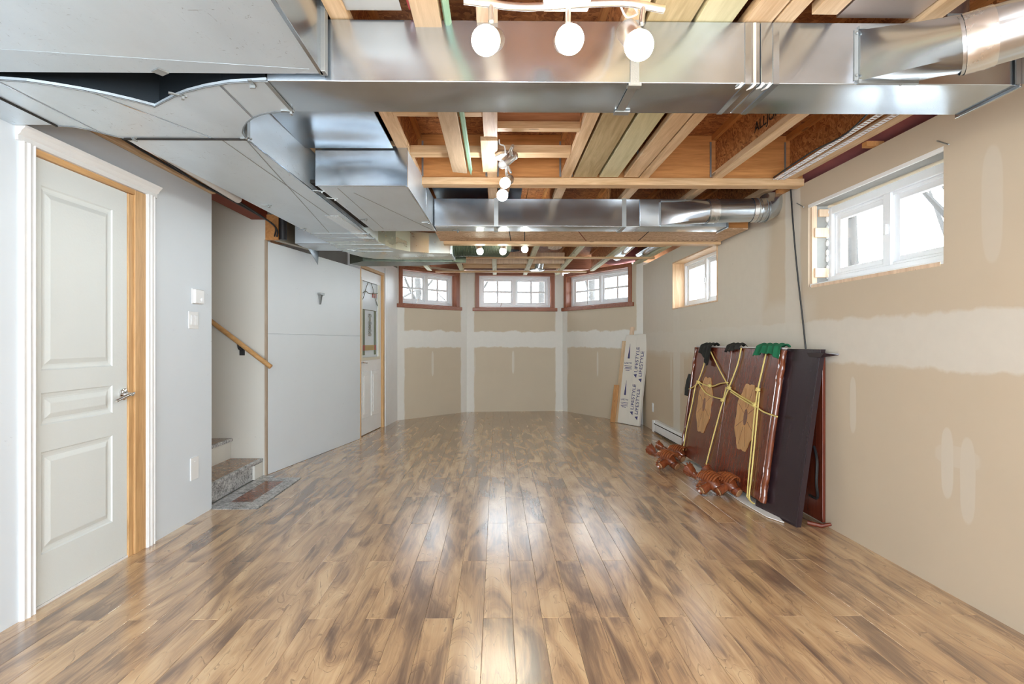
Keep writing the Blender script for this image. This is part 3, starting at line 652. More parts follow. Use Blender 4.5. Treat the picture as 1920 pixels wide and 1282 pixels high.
RW(x0 + .001, x1, .0, .014, z1 - .02, z1 + .0, 'drywall_edge', FOAM, w4); RW(x0, x1, .016, .12, z1 - .012, z1, 'head_block', CONC, w4)
RW(x0 + .02, x1, .002, .125, z0 + .0, z0 + .02, 'stool_board', TRIMW, w4, bevel=.002); RW(x0 + .04, x1 - .02, -.002, .004, z0 - .008, z0 + .012, 'raw_edge', PINKW, w4)
# nails at the corners of the opening
for (a, b), lb in ((((1430, 1), 0), None),): pass
for (u, v, u2, v2, lb) in ((1757, 264, 1779, 271, 'bent nail above the near upper corner of the large window opening'), (1494, 381, 1507, 388, 'bent nail beside the far upper corner of the large window opening')):
    solo(MB().sweep([at_x(u, v, 2.15), at_x(u2, v2, 2.12)], .0035, 6), 'nail', ZINC, lb, 'nail')

# baseboard heater, outlet
hz = thing('baseboard_heater', 'low white electric baseboard heater on the right wall', 'heater', (2.1, 6.55, 0))
def wl(y): return rs(y)
mb = MB(); prof = [(-.001, .02), (-.06, .02), (-.065, .05), (-.065, .13), (-.05, .165), (-.001, .165)]
mb.loft([[MW[right.name] @ Vector((x, d, z)) for d, z in prof] for x in (rs(7.05), rs(5.75))]); mb.build('housing', TRIMW, hz, fixn=True)
RW(rs(7.0), rs(5.8), -.0665, -.064, .125, .135, 'outlet_slot', DARK, hz); RW(rs(7.0), rs(5.8), -.062, -.058, .022, .034, 'inlet_slot', DARK, hz)
RW(rs(7.06), rs(6.98), -.068, -.001, .015, .168, 'end_cap', TRIMW, hz, bevel=.003)
ol = thing('wall_outlet', 'small white wall outlet beside the leaning package', 'outlet', (2.12, 7.2, .2)); RW(rs(7.27), rs(7.2), -.006, -.0003, .25, .37, 'cover_plate', TRIMW, ol, bevel=.002)
for z in (.285, .335): RW(rs(7.245), rs(7.225), -.008, -.006, z - .012, z + .012, 'socket', VINYL, ol)

# ------------------------------------------------------------------ ceiling: subfloor, joists, header, lumber
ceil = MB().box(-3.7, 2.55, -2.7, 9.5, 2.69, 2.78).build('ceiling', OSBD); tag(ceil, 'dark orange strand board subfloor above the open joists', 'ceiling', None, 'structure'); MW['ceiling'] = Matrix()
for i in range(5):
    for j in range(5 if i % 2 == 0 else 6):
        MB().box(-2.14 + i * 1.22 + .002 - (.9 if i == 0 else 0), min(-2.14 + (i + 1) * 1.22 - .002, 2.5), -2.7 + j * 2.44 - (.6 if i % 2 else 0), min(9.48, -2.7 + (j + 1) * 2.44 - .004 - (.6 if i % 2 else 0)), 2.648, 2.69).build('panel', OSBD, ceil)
def joist(x, y0, y1, mf, label, hang=(), far=False):
    w = .033; o = thing('floor_joist', label, 'joist', (x, y0, ZJ), group='ceiling joists')
    MB().box(x - w, x + w, y0, y1, ZJ, ZJ + .038).build('bottom_flange', mf, o, bevel=.002)
    MB().box(x - .006, x + .006, y0, y1, ZJ + .038, 2.61).build('web', OSBM, o); MB().box(x - w, x + w, y0, y1, 2.61, 2.648).build('top_flange', ORANGEY, o)
    for y in hang: MB().box(x - w - .014, x - w - .001, y - .002, y, ZJ + .01, 2.6).box(x + w + .001, x + w + .014, y - .002, y, ZJ + .01, 2.6).build('hanger', ZINC, o)
    return o
xs = [(-1.58, 'over the trunk duct'), (-1.07, 'left of the takeoff box'), (-.555, 'left of the green stake'), (-.03, 'above the middle track light'), (.485, 'left of the stored planks'), (1.027, 'right of the stored planks'), (1.54, 'second from the right wall'), (2.065, 'nearest the right wall')]
for x, d in xs:
    joist(x, -2.5, 3.718, SPRUCE, 'open web floor joist in front of the header, ' + d, (3.718,))
    joist(x, 3.815, 5.2, SPRUCE, 'short floor joist between header and drop beam, ' + d)
    ye = 9.1 if -.5 < x < 1.1 else (8.6 if -1.1 < x < 1.6 else 7.9)
    joist(x, 5.21, ye, GREENLIT, 'joist with green light tinted into its flange over the bay end of the room, ' + d)
hd = thing('header_beam', 'orange laminated header beam crossing the room behind the first joists', 'beam', (0, 3.77, ZJ))
MB().box(-2.0, 2.15, 3.72, 3.765, ZJ, 2.646).build('ply', ORANGE, hd); MB().box(-2.0, 2.15, 3.767, 3.812, ZJ, 2.646).build('ply', ORANGE, hd)
solo(MB().box(-.52, 2.15, 3.70, 3.79, 2.293, ZJ - .001), 'ledger_board', SPRUCEX, 'long pale two-by-four ledger under the header beam', 'board', bevel=.002)
# blocking
for (x0, x1, y0, y1, z0, z1, m, lb) in (
    (.005, .45, 2.87, 2.915, 2.385, 2.62, wood('blk', (.36, .14, .05), (.54, .26, .12), 'X'), 'deep wood blocking between the middle joists, nearer the front duct'),
    (.005, .45, 2.85, 2.90, ZJ, 2.38, SPRUCEX, 'light strip nailed under the deep blocking'),
    (.005, .45, 3.22, 3.31, ZJ, 2.39, SPRUCEX, 'flat blocking between the middle joists above the track light'),
    (-.52, -.065, 3.22, 3.31, ZJ, 2.385, SPRUCEX, 'flat blocking between joists beside the green stake'),
    (-.52, -.065, 2.66, 2.71, ZJ + .0, 2.385, SPRUCEX, 'flat blocking just behind the front duct, left of the middle'),
    (.005, .45, 3.0, 3.04, 2.46, 2.62, DRED, 'reddish blocking high between the middle joists')):
    solo(MB().box(x0, x1, y0, y1, z0, z1), 'blocking', m, lb, 'blocking')
# lumber stored along the joists
ST = 'boards stored along the joists'
def board(x0, x1, y0, y1, m, lb, th=.038, z=None, cut=None):
    z = ZJ - .0005 if z is None else z
    if cut: mb = MB().prism([(x0, y0), (x1, y0), (x1, y1 + cut), (x0, y1)], z, z + th)
    else: mb = MB().box(x0, x1, y0, y1, z, z + th)
    return solo(mb, 'board', m, lb, 'board', ST, bevel=.002)
board(.535, .695, .7, 3.69, OLIVE, 'wide weathered olive plank stored beside the joist, with a crack'); board(.712, .842, .6, 3.69, GREENW, 'pale greenish plank between the olive plank and the tan board')
board(.885, .984, .8, 3.69, SPRUCE, 'tan board stored against the right joist, next to the greenish plank'); board(-.288, -.194, .9, 3.5, wood('dull_board', (.42, .3, .18), (.6, .45, .3)), 'angled-cut board hanging left of the green stake', .038, ZJ - .03, .03)
board(.45 + .07, .62, .5, 1.7, wood('tan_panel', (.5, .35, .16), (.68, .5, .27)), 'wide tan plank above the near track light, right end', .03, ZJ - .012); board(1.1, 1.19, .6, 1.85, SPRUCE, 'orange-tan board above the front duct right of the seam')
mb = MB().sweep([(-.172, .9, ZJ - .012), (-.172, 3.5, ZJ - .012), (-.172, 3.62, ZJ - .012)], [.0135, .0135, .001], 6); solo(mb, 'stake', STAKE, 'green-painted pointed stake beside the angled board', 'stake')
# batten under the middle joist
solo(MB().box(-.07, .004, 1.3, 2.95, ZJ - .012, ZJ - .001), 'furring_strip', wood('knotty', (.5, .32, .2), (.76, .6, .44)), 'thin knotty strip under the middle joist', 'strip')
solo(MB().box(-.09, .005, 2.96, 3.51, ZJ - .026, ZJ - .001), 'furring_strip', SPRUCE, 'thicker board block under the middle joist beside the lamp', 'strip', bevel=.002)
# drop beam behind the rear duct
db = thing('drop_beam', 'wide strand-board clad beam crossing behind the rear duct', 'beam', (.8, 4.75, 2.15))
MB().box(-.53, 2.12, 4.47, 5.03, 2.15, 2.16).build('soffit_board', OSBL, db); MB().box(-.53, 2.12, 4.47, 4.5, 2.161, ZJ - .002).build('face_board', ORANGE, db)
MB().box(-.53, 2.12, 5.0, 5.03, 2.161, ZJ - .002).build('face_board', ORANGE, db)
for xx in (.1, .23, .67, 1.3): MB().obox((xx, 4.48, 2.1492), (.008, 0, 0), (.0 + (.17 if xx == .67 else .03), .53, 0), (0, 0, .001)).build('seam', DRED if xx == .67 else DARK, db)
solo(MB().box(-.5, 2.13, 5.035, 5.13, 2.125, 2.165), 'batten', SPRUCEX, 'pale wood batten on the far lower edge of the drop beam', 'board', bevel=.002)
for i in range(11): pass
tm = MB()
for i in range(26): tm.box(.92 + i * .045, .94 + i * .045, 4.95, 4.962, 2.1492, 2.1502)
tm.build('stamped_marks', DARK, db)
# strapping and blocking over the bay end
for i, (y, z0, z1, xa, xb, lb) in enumerate(((7.12, 2.318, 2.341, -.9, 2.12, 'long strapping board nearest the drop beam'), (8.55, 2.318, 2.341, -.98, 1.45, 'strapping board close to the bay windows'))):
    solo(MB().box(xa, xb, y, y + .07, z0, z1), 'strapping', SPRUCEX, lb, 'board', 'strapping boards')
for i, (a, b) in enumerate(((-1.035, -.59), (-.52, -.065), (.005, .45), (.52, .99), (1.063, 1.505), (1.575, 2.03))):
    for j, (y, z1) in enumerate(((6.35, 2.5), (7.75, 2.5), (8.25, 2.44))):
        if i > 3 and j > 0 or i == 0 and j == 2: continue
        lb = '%s blocking in bay %s of the joists with green light tinted in' % (('first', 'second', 'third')[j], ('far left', 'left', 'middle', 'right of middle', 'right', 'far right')[i])
        solo(MB().box(a, b, y, y + .04, ZJ + .0, z1), 'blocking', SPRUCEX if j != 1 else PINKW, lb, 'blocking')
solo(MB().box(-2.0, 2.2, 9.12, 9.3, 2.44, 2.64), 'rim_board', wood('brown_rim', (.14, .06, .035), (.27, .12, .07), 'X', knots=False), 'dark red rim board over the bay windows', 'board')
# pink insulation beyond the right wall and over the bay right
def fluff(name, x0, x1, y0, y1, z0, z1, lb, m=INSUL, nx=6, ny=24):
    mb = MB()
    rings = []
    for j in range(ny + 1):
        y = y0 + (y1 - y0) * j / ny; ring = []
        for k in range(10):
            q = 2 * math.pi * k / 10; ring.append(((x0 + x1) / 2 + (x1 - x0) / 2 * math.cos(q) * random.uniform(.85, 1.05), y + random.uniform(-.01, .01), (z0 + z1) / 2 + (z1 - z0) / 2 * math.sin(q) * random.uniform(.85, 1.02)))
        rings.append(ring)
    mb.loft(rings); return solo(mb, name, m, lb, 'insulation', kind='stuff', smooth=True, fixn=True)
fluff('insulation_batt', 2.125, 2.42, 0.4, 5.2, 2.32, 2.64, 'pink insulation packed above the top of the right wall')
fluff('insulation_batt', 1.6, 2.3, 7.75, 8.6, 2.43, 2.64, 'pink insulation in the corner over the right bay window', ny=10)
fluff('insulation_tuft', .62, .82, 6.15, 6.6, 2.33, 2.45, 'torn pale insulation tuft hanging between joists near the bay', wood('fluff', (.4, .3, .2), (.75, .6, .5), 'Y'), ny=7)
for i, xx in enumerate((3.0, 3.95, 4.9)): solo(MB().box(2.1, 2.2, 7.72 - rs(xx), 7.72 - rs(xx) + .04, 2.312, 2.34), 'plate_block', ORANGEY, ('nearest', 'middle', 'farthest')[i] + ' orange block on top of the right wall', 'block')
solo(MB().box(2.46, 2.56, -2.6, 9.6, 2.32, 2.64), 'rim_joist', ORANGEY, 'orange rim joist beyond the right wall', 'board'); solo(MB().box(-3.9, -3.75, -2.6, 9.6, 0, 2.7), 'rim_joist', CONC, 'concrete foundation wall beyond the stairwell', 'wall')
# perforated corner beads
for i, (xa, xb) in enumerate(((1.885, 1.94), (1.98, 1.985))):
    cb = thing('corner_bead', ('left', 'right')[i] + ' of two white perforated metal strips under the joists by the right wall', 'metal strip', (xa, 3, 2.33), group='perforated strips')
    mb = MB(); nn = 60
    for k in range(nn):
        y = 2.15 + 1.54 * k / nn; x = xa + (xb - xa) * k / nn; mb.box(x - .014, x + .014, y, y + .013, 2.328, 2.33)
    mb.obox((xa - .017, 2.15, 2.327), (.005, 0, 0), (xb - xa, 1.54, 0), (0, 0, .004)).obox((xa + .012, 2.15, 2.327), (.005, 0, 0), (xb - xa, 1.54, 0), (0, 0, .004)); mb.build('strip', VINYL, cb)
solo(MB().sweep(arc([(1.8, 2.4, 2.36), (1.86, 2.8, 2.31), (1.9, 3.2, 2.345), (1.93, 3.69, 2.345)]), .005, 6), 'wire', BLACK, 'thin wire looping past the perforated strips', 'cable')
solo(MB().sweep(arc([at_x(1482, 345, 2.14), at_x(1487, 420, 2.13), at_x(1494, 500, 2.135), at_x(1504, 590, 2.14), at_x(1511, 656, 2.135), Vector((2.14, 3.62, .9))]), .0055, 8), 'hanging_cable', BLACK, 'black cable hanging from the ledger down behind the table top', 'cable', smooth=True)
solo(MB().sweep(arc([(2.13, 3.55, .5), (2.1, 3.47, .42), (2.09, 3.46, .28), (2.12, 3.5, .17), (2.13, 3.6, .16)]), .009, 8), 'cable_loop', BLACK, 'black cable loop behind the dark leaf near the floor', 'cable', smooth=True)
for i, (u, v, u2, v2) in enumerate(((1455, 255, 1480, 330), (1330, 262, 1330, 330))): pass

# ------------------------------------------------------------------ ducts
SEAM = plain('grey_seam', (.2, .22, .23), .5, .4)
def strip(parent, a, b, w=.02, th=.006, n='drive_cleat', m=None, up=(0, 0, -1)):
    a, b = Vector(a), Vector(b); d = (b - a).normalized(); s = d.cross(Vector(up)).normalized()
    mb = MB().obox(a - s * w / 2, b - a, s * w, Vector(up) * th); return mb.build(n, m or GALV, parent)
def clip(parent, p, ang=0, s=.035):
    d = Vector((math.cos(ang), math.sin(ang), 0)) * s; e = Vector((-math.sin(ang), math.cos(ang), 0)) * .012; p = Vector(p)
    MB().obox(p - d / 2, d, e, (0, 0, -.005)).obox(p + d * .2, d * .15, e * 1.6, (0, 0, -.014)).build('sheet_clip', ZINC, parent)
# A: front cross duct
da = thing('front_duct', 'large galvanized rectangular duct crossing the ceiling nearest the camera', 'duct', (.55, 2.0, ZD))
YA0, YA1 = 1.89, 2.14; XA = 1.865
MB().box(-.81, .94, YA0, YA1, ZD, ZJ - .003).build('duct_section', GALV, da, bevel=.003); MB().box(.942, XA, YA0, YA1, ZD, ZJ - .003).build('duct_section', GALV, da, bevel=.003)
MB().box(XA, XA + .01, YA0 - .012, YA1 + .01, ZD - .012, ZJ - .003).build('end_cap', GALV, da, bevel=.002)
strip(da, (XA + .002, YA0 - .006, ZD + .0), (XA + .002, YA0 - .006, ZJ - .01), .03, .006, 'end_flange', ZINC, (0, -1, 0))
MB().box(.915, .925, YA0 - .002, YA0, ZD + .0, ZJ - .006).build('caulk_seam', plain('cream_caulk', (.78, .68, .52), .5), da)
for xx in (.885, .985): MB().box(xx, xx + .022, YA0 - .003, YA0 - .0005, ZD, ZJ - .006).box(xx, xx + .022, YA0 - .003, YA1, ZD - .003, ZD - .0005).build('foil_tape', GALV, da)
for k, xx in enumerate((.875, .92, .95, .975)): MB().sweep([(xx, YA0 - .003, ZD + .0), (xx - .004, YA0 + .012, ZD - .006), (xx - .01, YA0 + .03 + .01 * (k % 2), ZD - .004)], [.006, .005, .002], 6).build('caulk_drip', FOAM, da)
hs = MB().box(.475, .507, YA0 - .003, YA0 - .001, ZD - .004, ZJ + .02).box(.475, .507, YA0 - .003, YA1 + .003, ZD - .005, ZD - .002); hs.build('hanger_strap', ZINC, da)
MB().box(.468, .514, YA0 - .006, YA0 + .02, ZD - .012, ZD - .002).build('strap_clip', ZINC, da)
MB().box(.47, .53, YA1 - .03, YA1 + .004, ZD - .007, ZD - .002).build('strap_clip', ZINC, da)
# rectangular-to-round boot and pipe
def boot(parent, p0, p1, y, cen, d, r, tape=True, plen=.6, flange=True):
    """p0,p1 opening x range on front face; round end at cen with axis d"""
    zs = (ZD + .012, ZJ - .03); n = 32; d = Vector(d).normalized(); s = Vector((-d.y, d.x, 0)).normalized(); u = d.cross(s); u = u if u.z > 0 else -u
    cx, cz = (p0 + p1) / 2, sum(zs) / 2; hx, hz = (p1 - p0) / 2, (zs[1] - zs[0]) / 2; rings = []
    for t in [i / 8 for i in range(9)]:
        ring = []
        for k in range(n):
            q = 2 * math.pi * k / n; c_, s_ = math.cos(q), math.sin(q); m_ = max(abs(c_), abs(s_)); sq = Vector((cx + hx * c_ / m_, y, cz + hz * s_ / m_))
            rd = Vector(cen) + (s * c_ + u * s_) * r; e = t * t * (3 - 2 * t) * .35 + t * .65
            ring.append(sq.lerp(rd, e))
        rings.append(ring)
    MB().loft(rings, cap=False).build('boot', GALVD, parent, smooth=True, fixn=True)
    c = Vector(cen); MB().sweep([c - d * .03, c + d * plen], r * 1.0, 32, cap=False).build('round_pipe', GALVD, parent, smooth=True)
    if tape:
        mb = MB(); rr = []
        for i in range(7):
            rr.append([c + d * (-.02 + .012 * i) + (s * math.cos(q) + u * math.sin(q)) * (r * 1.02 + random.uniform(0, .0025)) for q in [2 * math.pi * k / 40 for k in range(40)]])
        mb.loft(rr, cap=False).build('foil_tape', FOIL, parent, smooth=True)
    if flange: MB().box(p0 - .014, p0, y - .004, y, zs[0], zs[1]).box(p0 - .005, p1 - .0, y - .014, y, zs[0] - .014, zs[0]).box(p0 - .0, p1, y - .01, y, zs[1], zs[1] + .012).build('collar_flange', ZINC, parent)
boot(da, 1.29, 1.5, YA0, (1.455, 1.62, 2.118), (.82, -.57, .09), .085, True, .9)
for xx, zz in ((1.283, 2.3), (1.283, 2.15), (1.44, 2.118)): MB().ball((xx, YA0 - .006, zz), .005, 8, 5).build('screw', ZINC, da)
# C: big plenum front left
dc = thing('plenum_box', 'huge flat-bottomed metal plenum filling the upper left corner', 'duct', (-1.3, .8, ZD + .01))
MB().box(-2.04, -.612, -1.8, 1.862, ZD + .012, 2.46).build('plenum_body', GALVW, dc, bevel=.003)
MB().box(-.611, -.603, -1.8, 1.862, ZD + .012, 2.46).build('side_panel', GALV, dc)
MB().box(-.609, -.588, 1.835, 1.868, ZD + .008, 2.5).build('corner_flange', ZINC, dc, bevel=.002)
strip(dc, (-.607, -1.8, ZD + .011), (-.607, 1.86, ZD + .011), .012, .003, 'edge_seam', GALV)
MB().prism([(-2.04, 1.66), (-2.04, 1.861), (-.7, 1.861), (-.64, 1.83)], ZD + .0114, ZD + .0119).build('lap_sheet', galv('lap_metal', (.6, .68, .74), .45, .5, .12, .6), dc)
MB().obox((-1.185, 1.845, ZD + .011), (.035, -.02, 0), (.02, .03, 0), (0, 0, -.004)).build('sheet_clip', ZINC, dc)
# D: two-way elbow
dd = thing('split_elbow', 'two-way curved metal elbow joining the trunk to the front duct', 'duct', (-1.35, 2.2, ZD))
inner = arc([(-.812, 2.13), (-.886, 2.14), (-.95, 2.166), (-1.021, 2.219), (-1.079, 2.29), (-1.115, 2.36), (-1.131, 2.42)], 2) if False else [Vector((*p, 0)) for p in ((-.812, 2.135), (-.886, 2.14), (-.95, 2.166), (-1.0, 2.2), (-1.045, 2.245), (-1.085, 2.3), (-1.118, 2.36), (-1.131, 2.425))]
outer = [Vector((*p, 0)) for p in ((-1.337, 2.102), (-1.28, 2.062), (-1.21, 2.015), (-1.14, 1.975), (-1.051, 1.937), (-.948, 1.905), (-.812, 1.888))]
lout = [Vector((*p, 0)) for p in ((-1.866, 1.885), (-1.744, 1.892), (-1.66, 1.905), (-1.589, 1.932), (-1.52, 1.965), (-1.452, 2.005), (-1.39, 2.052), (-1.337, 2.102))]
lin = [Vector((*p, 0)) for p in ((-1.68, 2.425), (-1.705, 2.405), (-1.735, 2.37), (-1.77, 2.325), (-1.81, 2.3), (-1.866, 2.29))]
MB().prism([tuple(p)[:2] for p in inner + lin + lout[:-1] + outer], ZD, ZD + .012).build('elbow_body', GALVW, dd)
DUCTSHADE = plain('shaded_duct_side', (.03, .04, .05), .6, .6)  # near-black colour paints in the shade above the elbow
MB().prism([tuple(p)[:2] for p in [Vector((-.82, 1.9, 0))] + [Vector((-1.0, 1.95, 0)), Vector((-1.337, 2.13, 0)), Vector((-1.55, 2.0, 0)), Vector((-1.86, 1.91, 0)), Vector((-1.86, 2.27, 0)), Vector((-1.66, 2.42, 0)), Vector((-1.16, 2.42, 0)), Vector((-1.1, 2.27, 0)), Vector((-.95, 2.13, 0)), Vector((-.82, 2.1, 0))]], ZD + .013, ZJ - .002).build('elbow_core', DUCTSHADE, dd)
mb = MB()
for p, q in zip(inner[:-1], inner[1:]): mb.obox((p.x, p.y, ZD + .002), q - p, Vector((q - p).cross(Vector((0, 0, 1)))).normalized() * -.003, (0, 0, ZJ - ZD - .004))
mb.build('throat_sheet', GALV, dd)
strip(dd, (-.99, 1.92, ZD), (-1.0, 2.2, ZD), .008, .002, 'seam', GALV); strip(dd, (-1.5, 1.975, ZD), (-1.28, 2.42, ZD), .008, .002, 'seam', GALV); strip(dd, (-1.76, 1.9, ZD), (-1.74, 2.36, ZD), .006, .002, 'seam', GALV)
for P_, ed in ((inner, 0), (outer, 0), (lout, 0), (lin, 0)):
    MB().sweep([Vector((p.x, p.y, ZD - .001)) for p in P_], .0032, 6).build('edge_seam', SEAM, dd)
strip(dd, (-.812, 1.888, ZD - .001), (-.812, 2.138, ZD - .001), .012, .005, 'drive_cleat', ZINC)
clip(dd, (-.86, 1.9, ZD - .001), 1.6, .05); clip(dd, (-1.18, 1.99, ZD), .6, .06); clip(dd, (-.83, 2.125, ZD), .1, .05); clip(dd, (-1.13, 2.415, ZD), 0, .05); clip(dd, (-1.65, 2.425, ZD), -.5, .06)
dl = thing('side_branch', 'short metal branch running left from the elbow into the wall', 'duct', (-1.95, 2.08, ZD))
MB().box(-2.049, -1.87, 1.885, 2.285, ZD, ZJ).build('branch_body', GALVW, dl, bevel=.002); strip(dl, (-1.868, 1.885, ZD), (-1.868, 2.29, ZD), .008, .006, 'drive_cleat', DARK)
# E: trunk
de = thing('trunk_duct', 'long flat trunk duct running down the left side toward the bay', 'duct', (-1.35, 3.6, ZD))
E_ = [(-1.688, 2.43), (-1.131, 2.43), (-1.1, 3.2), (-1.035, 4.42), (-1.04, 4.95), (-1.0, 5.0), (-1.56, 5.0), (-1.565, 4.6), (-1.65, 3.13)]
MB().prism([(-1.688, 2.43), (-1.131, 2.43), (-1.085, 4.9), (-1.565, 4.9), (-1.65, 3.13)][:5], ZD, ZJ + .05).build('trunk_body', GALVW, de, bevel=.003)
strip(de, (-1.688, 2.428, ZD), (-1.131, 2.428, ZD), .01, .007, 'drive_cleat', DARK)
strip(de, (-1.14, 2.44, ZD), (-1.42, 4.6, ZD), .004, .0015, 'crease', ZINC); strip(de, (-1.25, 2.44, ZD), (-1.2, 4.6, ZD), .004, .0015, 'crease', ZINC)
strip(de, (-1.131, 2.43, ZD), (-1.085, 4.9, ZD), .008, .005, 'edge_seam', GALV)
MB().obox((-1.15, 3.9, ZD), (.05, 1.0, 0), (-.1, 0, 0), (0, 0, -.002)).build('foil_tape', FOIL, de)
for y in (4.52, 4.72): strip(de, (-1.57, y, ZD), (-1.07, y, ZD), .012, .009, 'drive_cleat', ZINC)
MB().box(-1.135, -1.12, 2.41, 2.44, ZD - .006, ZJ - .01).build('corner_flange', ZINC, de)
for p, a_ in (((-1.08, 3.25, ZD), .3), ((-1.55, 3.6, ZD), 0), ((-1.58, 4.35, ZD), 0)): clip(de, p, a_, .07)
# F: takeoff box
df = thing('takeoff_box', 'tapered metal box linking the trunk and the rear duct', 'duct', (-.8, 3.8, ZD))
FB = [(-1.06, 3.16), (-.53, 3.16), (-.5, 4.44), (-1.02, 4.44)]
MB().prism(FB, ZD, ZJ + .012).build('box_body', GALVW, df, bevel=.003)
MB().box(-1.065, -.525, 3.145, 3.158, ZD - .002, ZJ + .01).build('front_panel', GALV, df, bevel=.002); MB().box(-1.07, -.52, 3.135, 3.16, ZJ + .011, ZJ + .035).build('top_flange', SPRUCEX, df)
strip(df, (-.525, 3.9, ZD - .001), (-.515, 3.9, ZJ), .014, .01, 'drive_cleat', GALV, (1, 0, 0)); strip(df, (-.53, 3.16, ZD), (-.5, 4.44, ZD), .008, .005, 'edge_seam', GALV)
strip(df, (-.95, 3.2, ZD), (-.92, 4.35, ZD), .004, .0015, 'crease', ZINC); strip(df, (-.88, 3.3, ZD), (-.53, 4.38, ZD), .004, .0015, 'crease', ZINC)
for p, a_ in (((-1.05, 3.42, ZD), .4), ((-1.0, 4.0, ZD), -.4), ((-.54, 4.1, ZD), 0)): clip(df, p, a_, .07)
solo(MB().box(-1.113, -1.063, 3.2, 4.44, ZD + .03, ZD + .05), 'gap_shade', DARK, 'dark strip added for the shade between the trunk duct and the takeoff box', 'strip')  # black strip stands in for the shade inside this gap
# sheet metal above
pn = thing('bay_panning', 'sheet metal closing the joist bay left of the joists', 'sheet metal', (-.85, 2.6, ZJ))
MB().box(-1.12, -.60, 2.142, 2.6, ZJ - .012, ZJ - .002).build('metal_sheet', GALV, pn); MB().box(-1.12, -.605, 2.603, 3.13, ZJ - .010, ZJ - .002).build('metal_sheet', GALV, pn)
MB().box(-1.12, -.605, 2.598, 2.604, ZJ - .016, ZJ - .002).build('drive_cleat', ZINC, pn)
# B: rear duct
dbk = thing('rear_duct', 'second galvanized rectangular duct crossing the room behind the header', 'duct', (.7, 4.33, ZD))
YB0, YB1 = 4.24, 4.44; XB = 1.84
MB().box(-.495, 1.14, YB0, YB1, ZD, ZJ - .003).build('duct_section', GALV, dbk, bevel=.003); MB().box(1.142, XB, YB0, YB1, ZD, ZJ - .003).build('duct_section', GALV, dbk, bevel=.003)
for xx in (-.02, 1.0): MB().box(xx, xx + .034, YB0 - .004, YB0 - .001, ZD - .004, ZJ + .03).box(xx, xx + .034, YB0 - .004, YB1 + .002, ZD - .006, ZD - .002).build('hanger_strap', ZINC, dbk)
for p in ((-.33, 4.4, ZD), (.0, 4.25, ZD)): clip(dbk, p, .5, .06)
MB().box(XB, XB + .012, YB0 - .01, YB1 + .01, ZD - .01, ZJ - .004).build('end_cap', GALV, dbk, bevel=.002)
boot(dbk, 1.31, 1.5, YB0, (1.63, 4.06, 2.2), (1, -.02, .02), .088, True, .38)
el = [(2.0, 4.05, 2.205), (2.03, 4.05, 2.208), (2.075, 4.055, 2.225), (2.105, 4.06, 2.26), (2.115, 4.07, 2.3)]
MB().sweep(arc(el, 4), .09, 28).build('pipe_elbow', GALVD, dbk, smooth=True)
for xx in (1.97, 2.03, 2.05): MB().sweep([(xx, 4.05, 2.206), (xx + .006, 4.05, 2.206)], .0925, 28).build('elbow_seam', ZINC, dbk)
MB().sweep([(1.94, 4.052, 2.206), (1.985, 4.05, 2.206)], .0915, 28, cap=False).build('foil_tape', FOIL, dbk, smooth=True)
# H: far elbow and flex
dh = thing('far_duct', 'low metal duct turning right beneath the beam at the far left', 'duct', (-1.1, 5.6, ZD))
H_ = [(-1.565, 4.91), (-1.085, 4.91), (-1.06, 5.1), (-1.0, 5.3), (-.88, 5.45), (-.7, 5.53), (-.478, 5.545), (-.478, 5.985), (-1.15, 5.985), (-1.34, 5.93), (-1.46, 5.8), (-1.53, 5.6), (-1.56, 5.3)]
MB().prism(H_, ZD, ZJ - .01).build('elbow_body', galv('far_metal', (.66, .7, .66), .28, .92), dh, bevel=.003)
MB().box(-.482, -.462, 5.535, 5.995, ZD - .008, ZJ - .005).build('end_collar', GALVW, dh, bevel=.002)
for y in (5.05, 5.25, 5.42): strip(dh, (-1.56, y, ZD), (-1.05, y, ZD), .01, .006, 'drive_cleat', ZINC)
clip(dh, (-1.45, 5.35, ZD), .3, .08)
rn = []
for i in range(70):
    t = i / 69; p = Vector((-.462 + .55 * t, 5.76 + .25 * t * t, 2.225 + .04 * t)); rn.append((p, .105 + (.008 if i % 2 else -.003)))
solo(MB().sweep([p for p, r in rn], [r for p, r in rn], 20), 'flex_duct', FLEX, 'dark ribbed flexible duct leaving the far metal duct', 'duct', smooth=False)
solo(MB().prism([(-1.5, 6.0), (-.5, 6.02), (-.35, 6.1), (-.9, 6.35), (-1.6, 6.4), (-1.7, 6.2)], 2.105, 2.25), 'duct_insulation', FLEX, 'dark wrap sagging behind the far metal duct', 'insulation', kind='stuff')
# left branch above the board wall
dv = thing('wall_branch', 'stained metal branch duct on top of the white board wall', 'duct', (-1.8, 5.0, ZD))
q0, q1 = Vector((-2.03, 4.86, ZD)), Vector((-1.86, 5.45, ZD)); dvv = (q1 - q0); nn_ = Vector((dvv.y, -dvv.x, 0)).normalized()
MB().obox(q0, dvv, nn_ * .05, (0, 0, .235)).build('branch_body', galv('stained_metal', (.42, .37, .29), .35, .85), dv)
MB().extr([q1 - dvv * .28 + nn_ * .055, q1 + nn_ * .055, q1 + nn_ * .055 + Vector((.0, 0, -.14)) - dvv * .02], nn_ * .003).build('loose_flap', GALV, dv)
MB().box(-1.88, -1.56, 5.0, 5.4, ZD + .001, ZJ).build('takeoff', GALVW, dv); strip(dv, (-1.87, 5.0, ZD), (-1.56, 5.0, ZD), .01, .006, 'drive_cleat', ZINC)
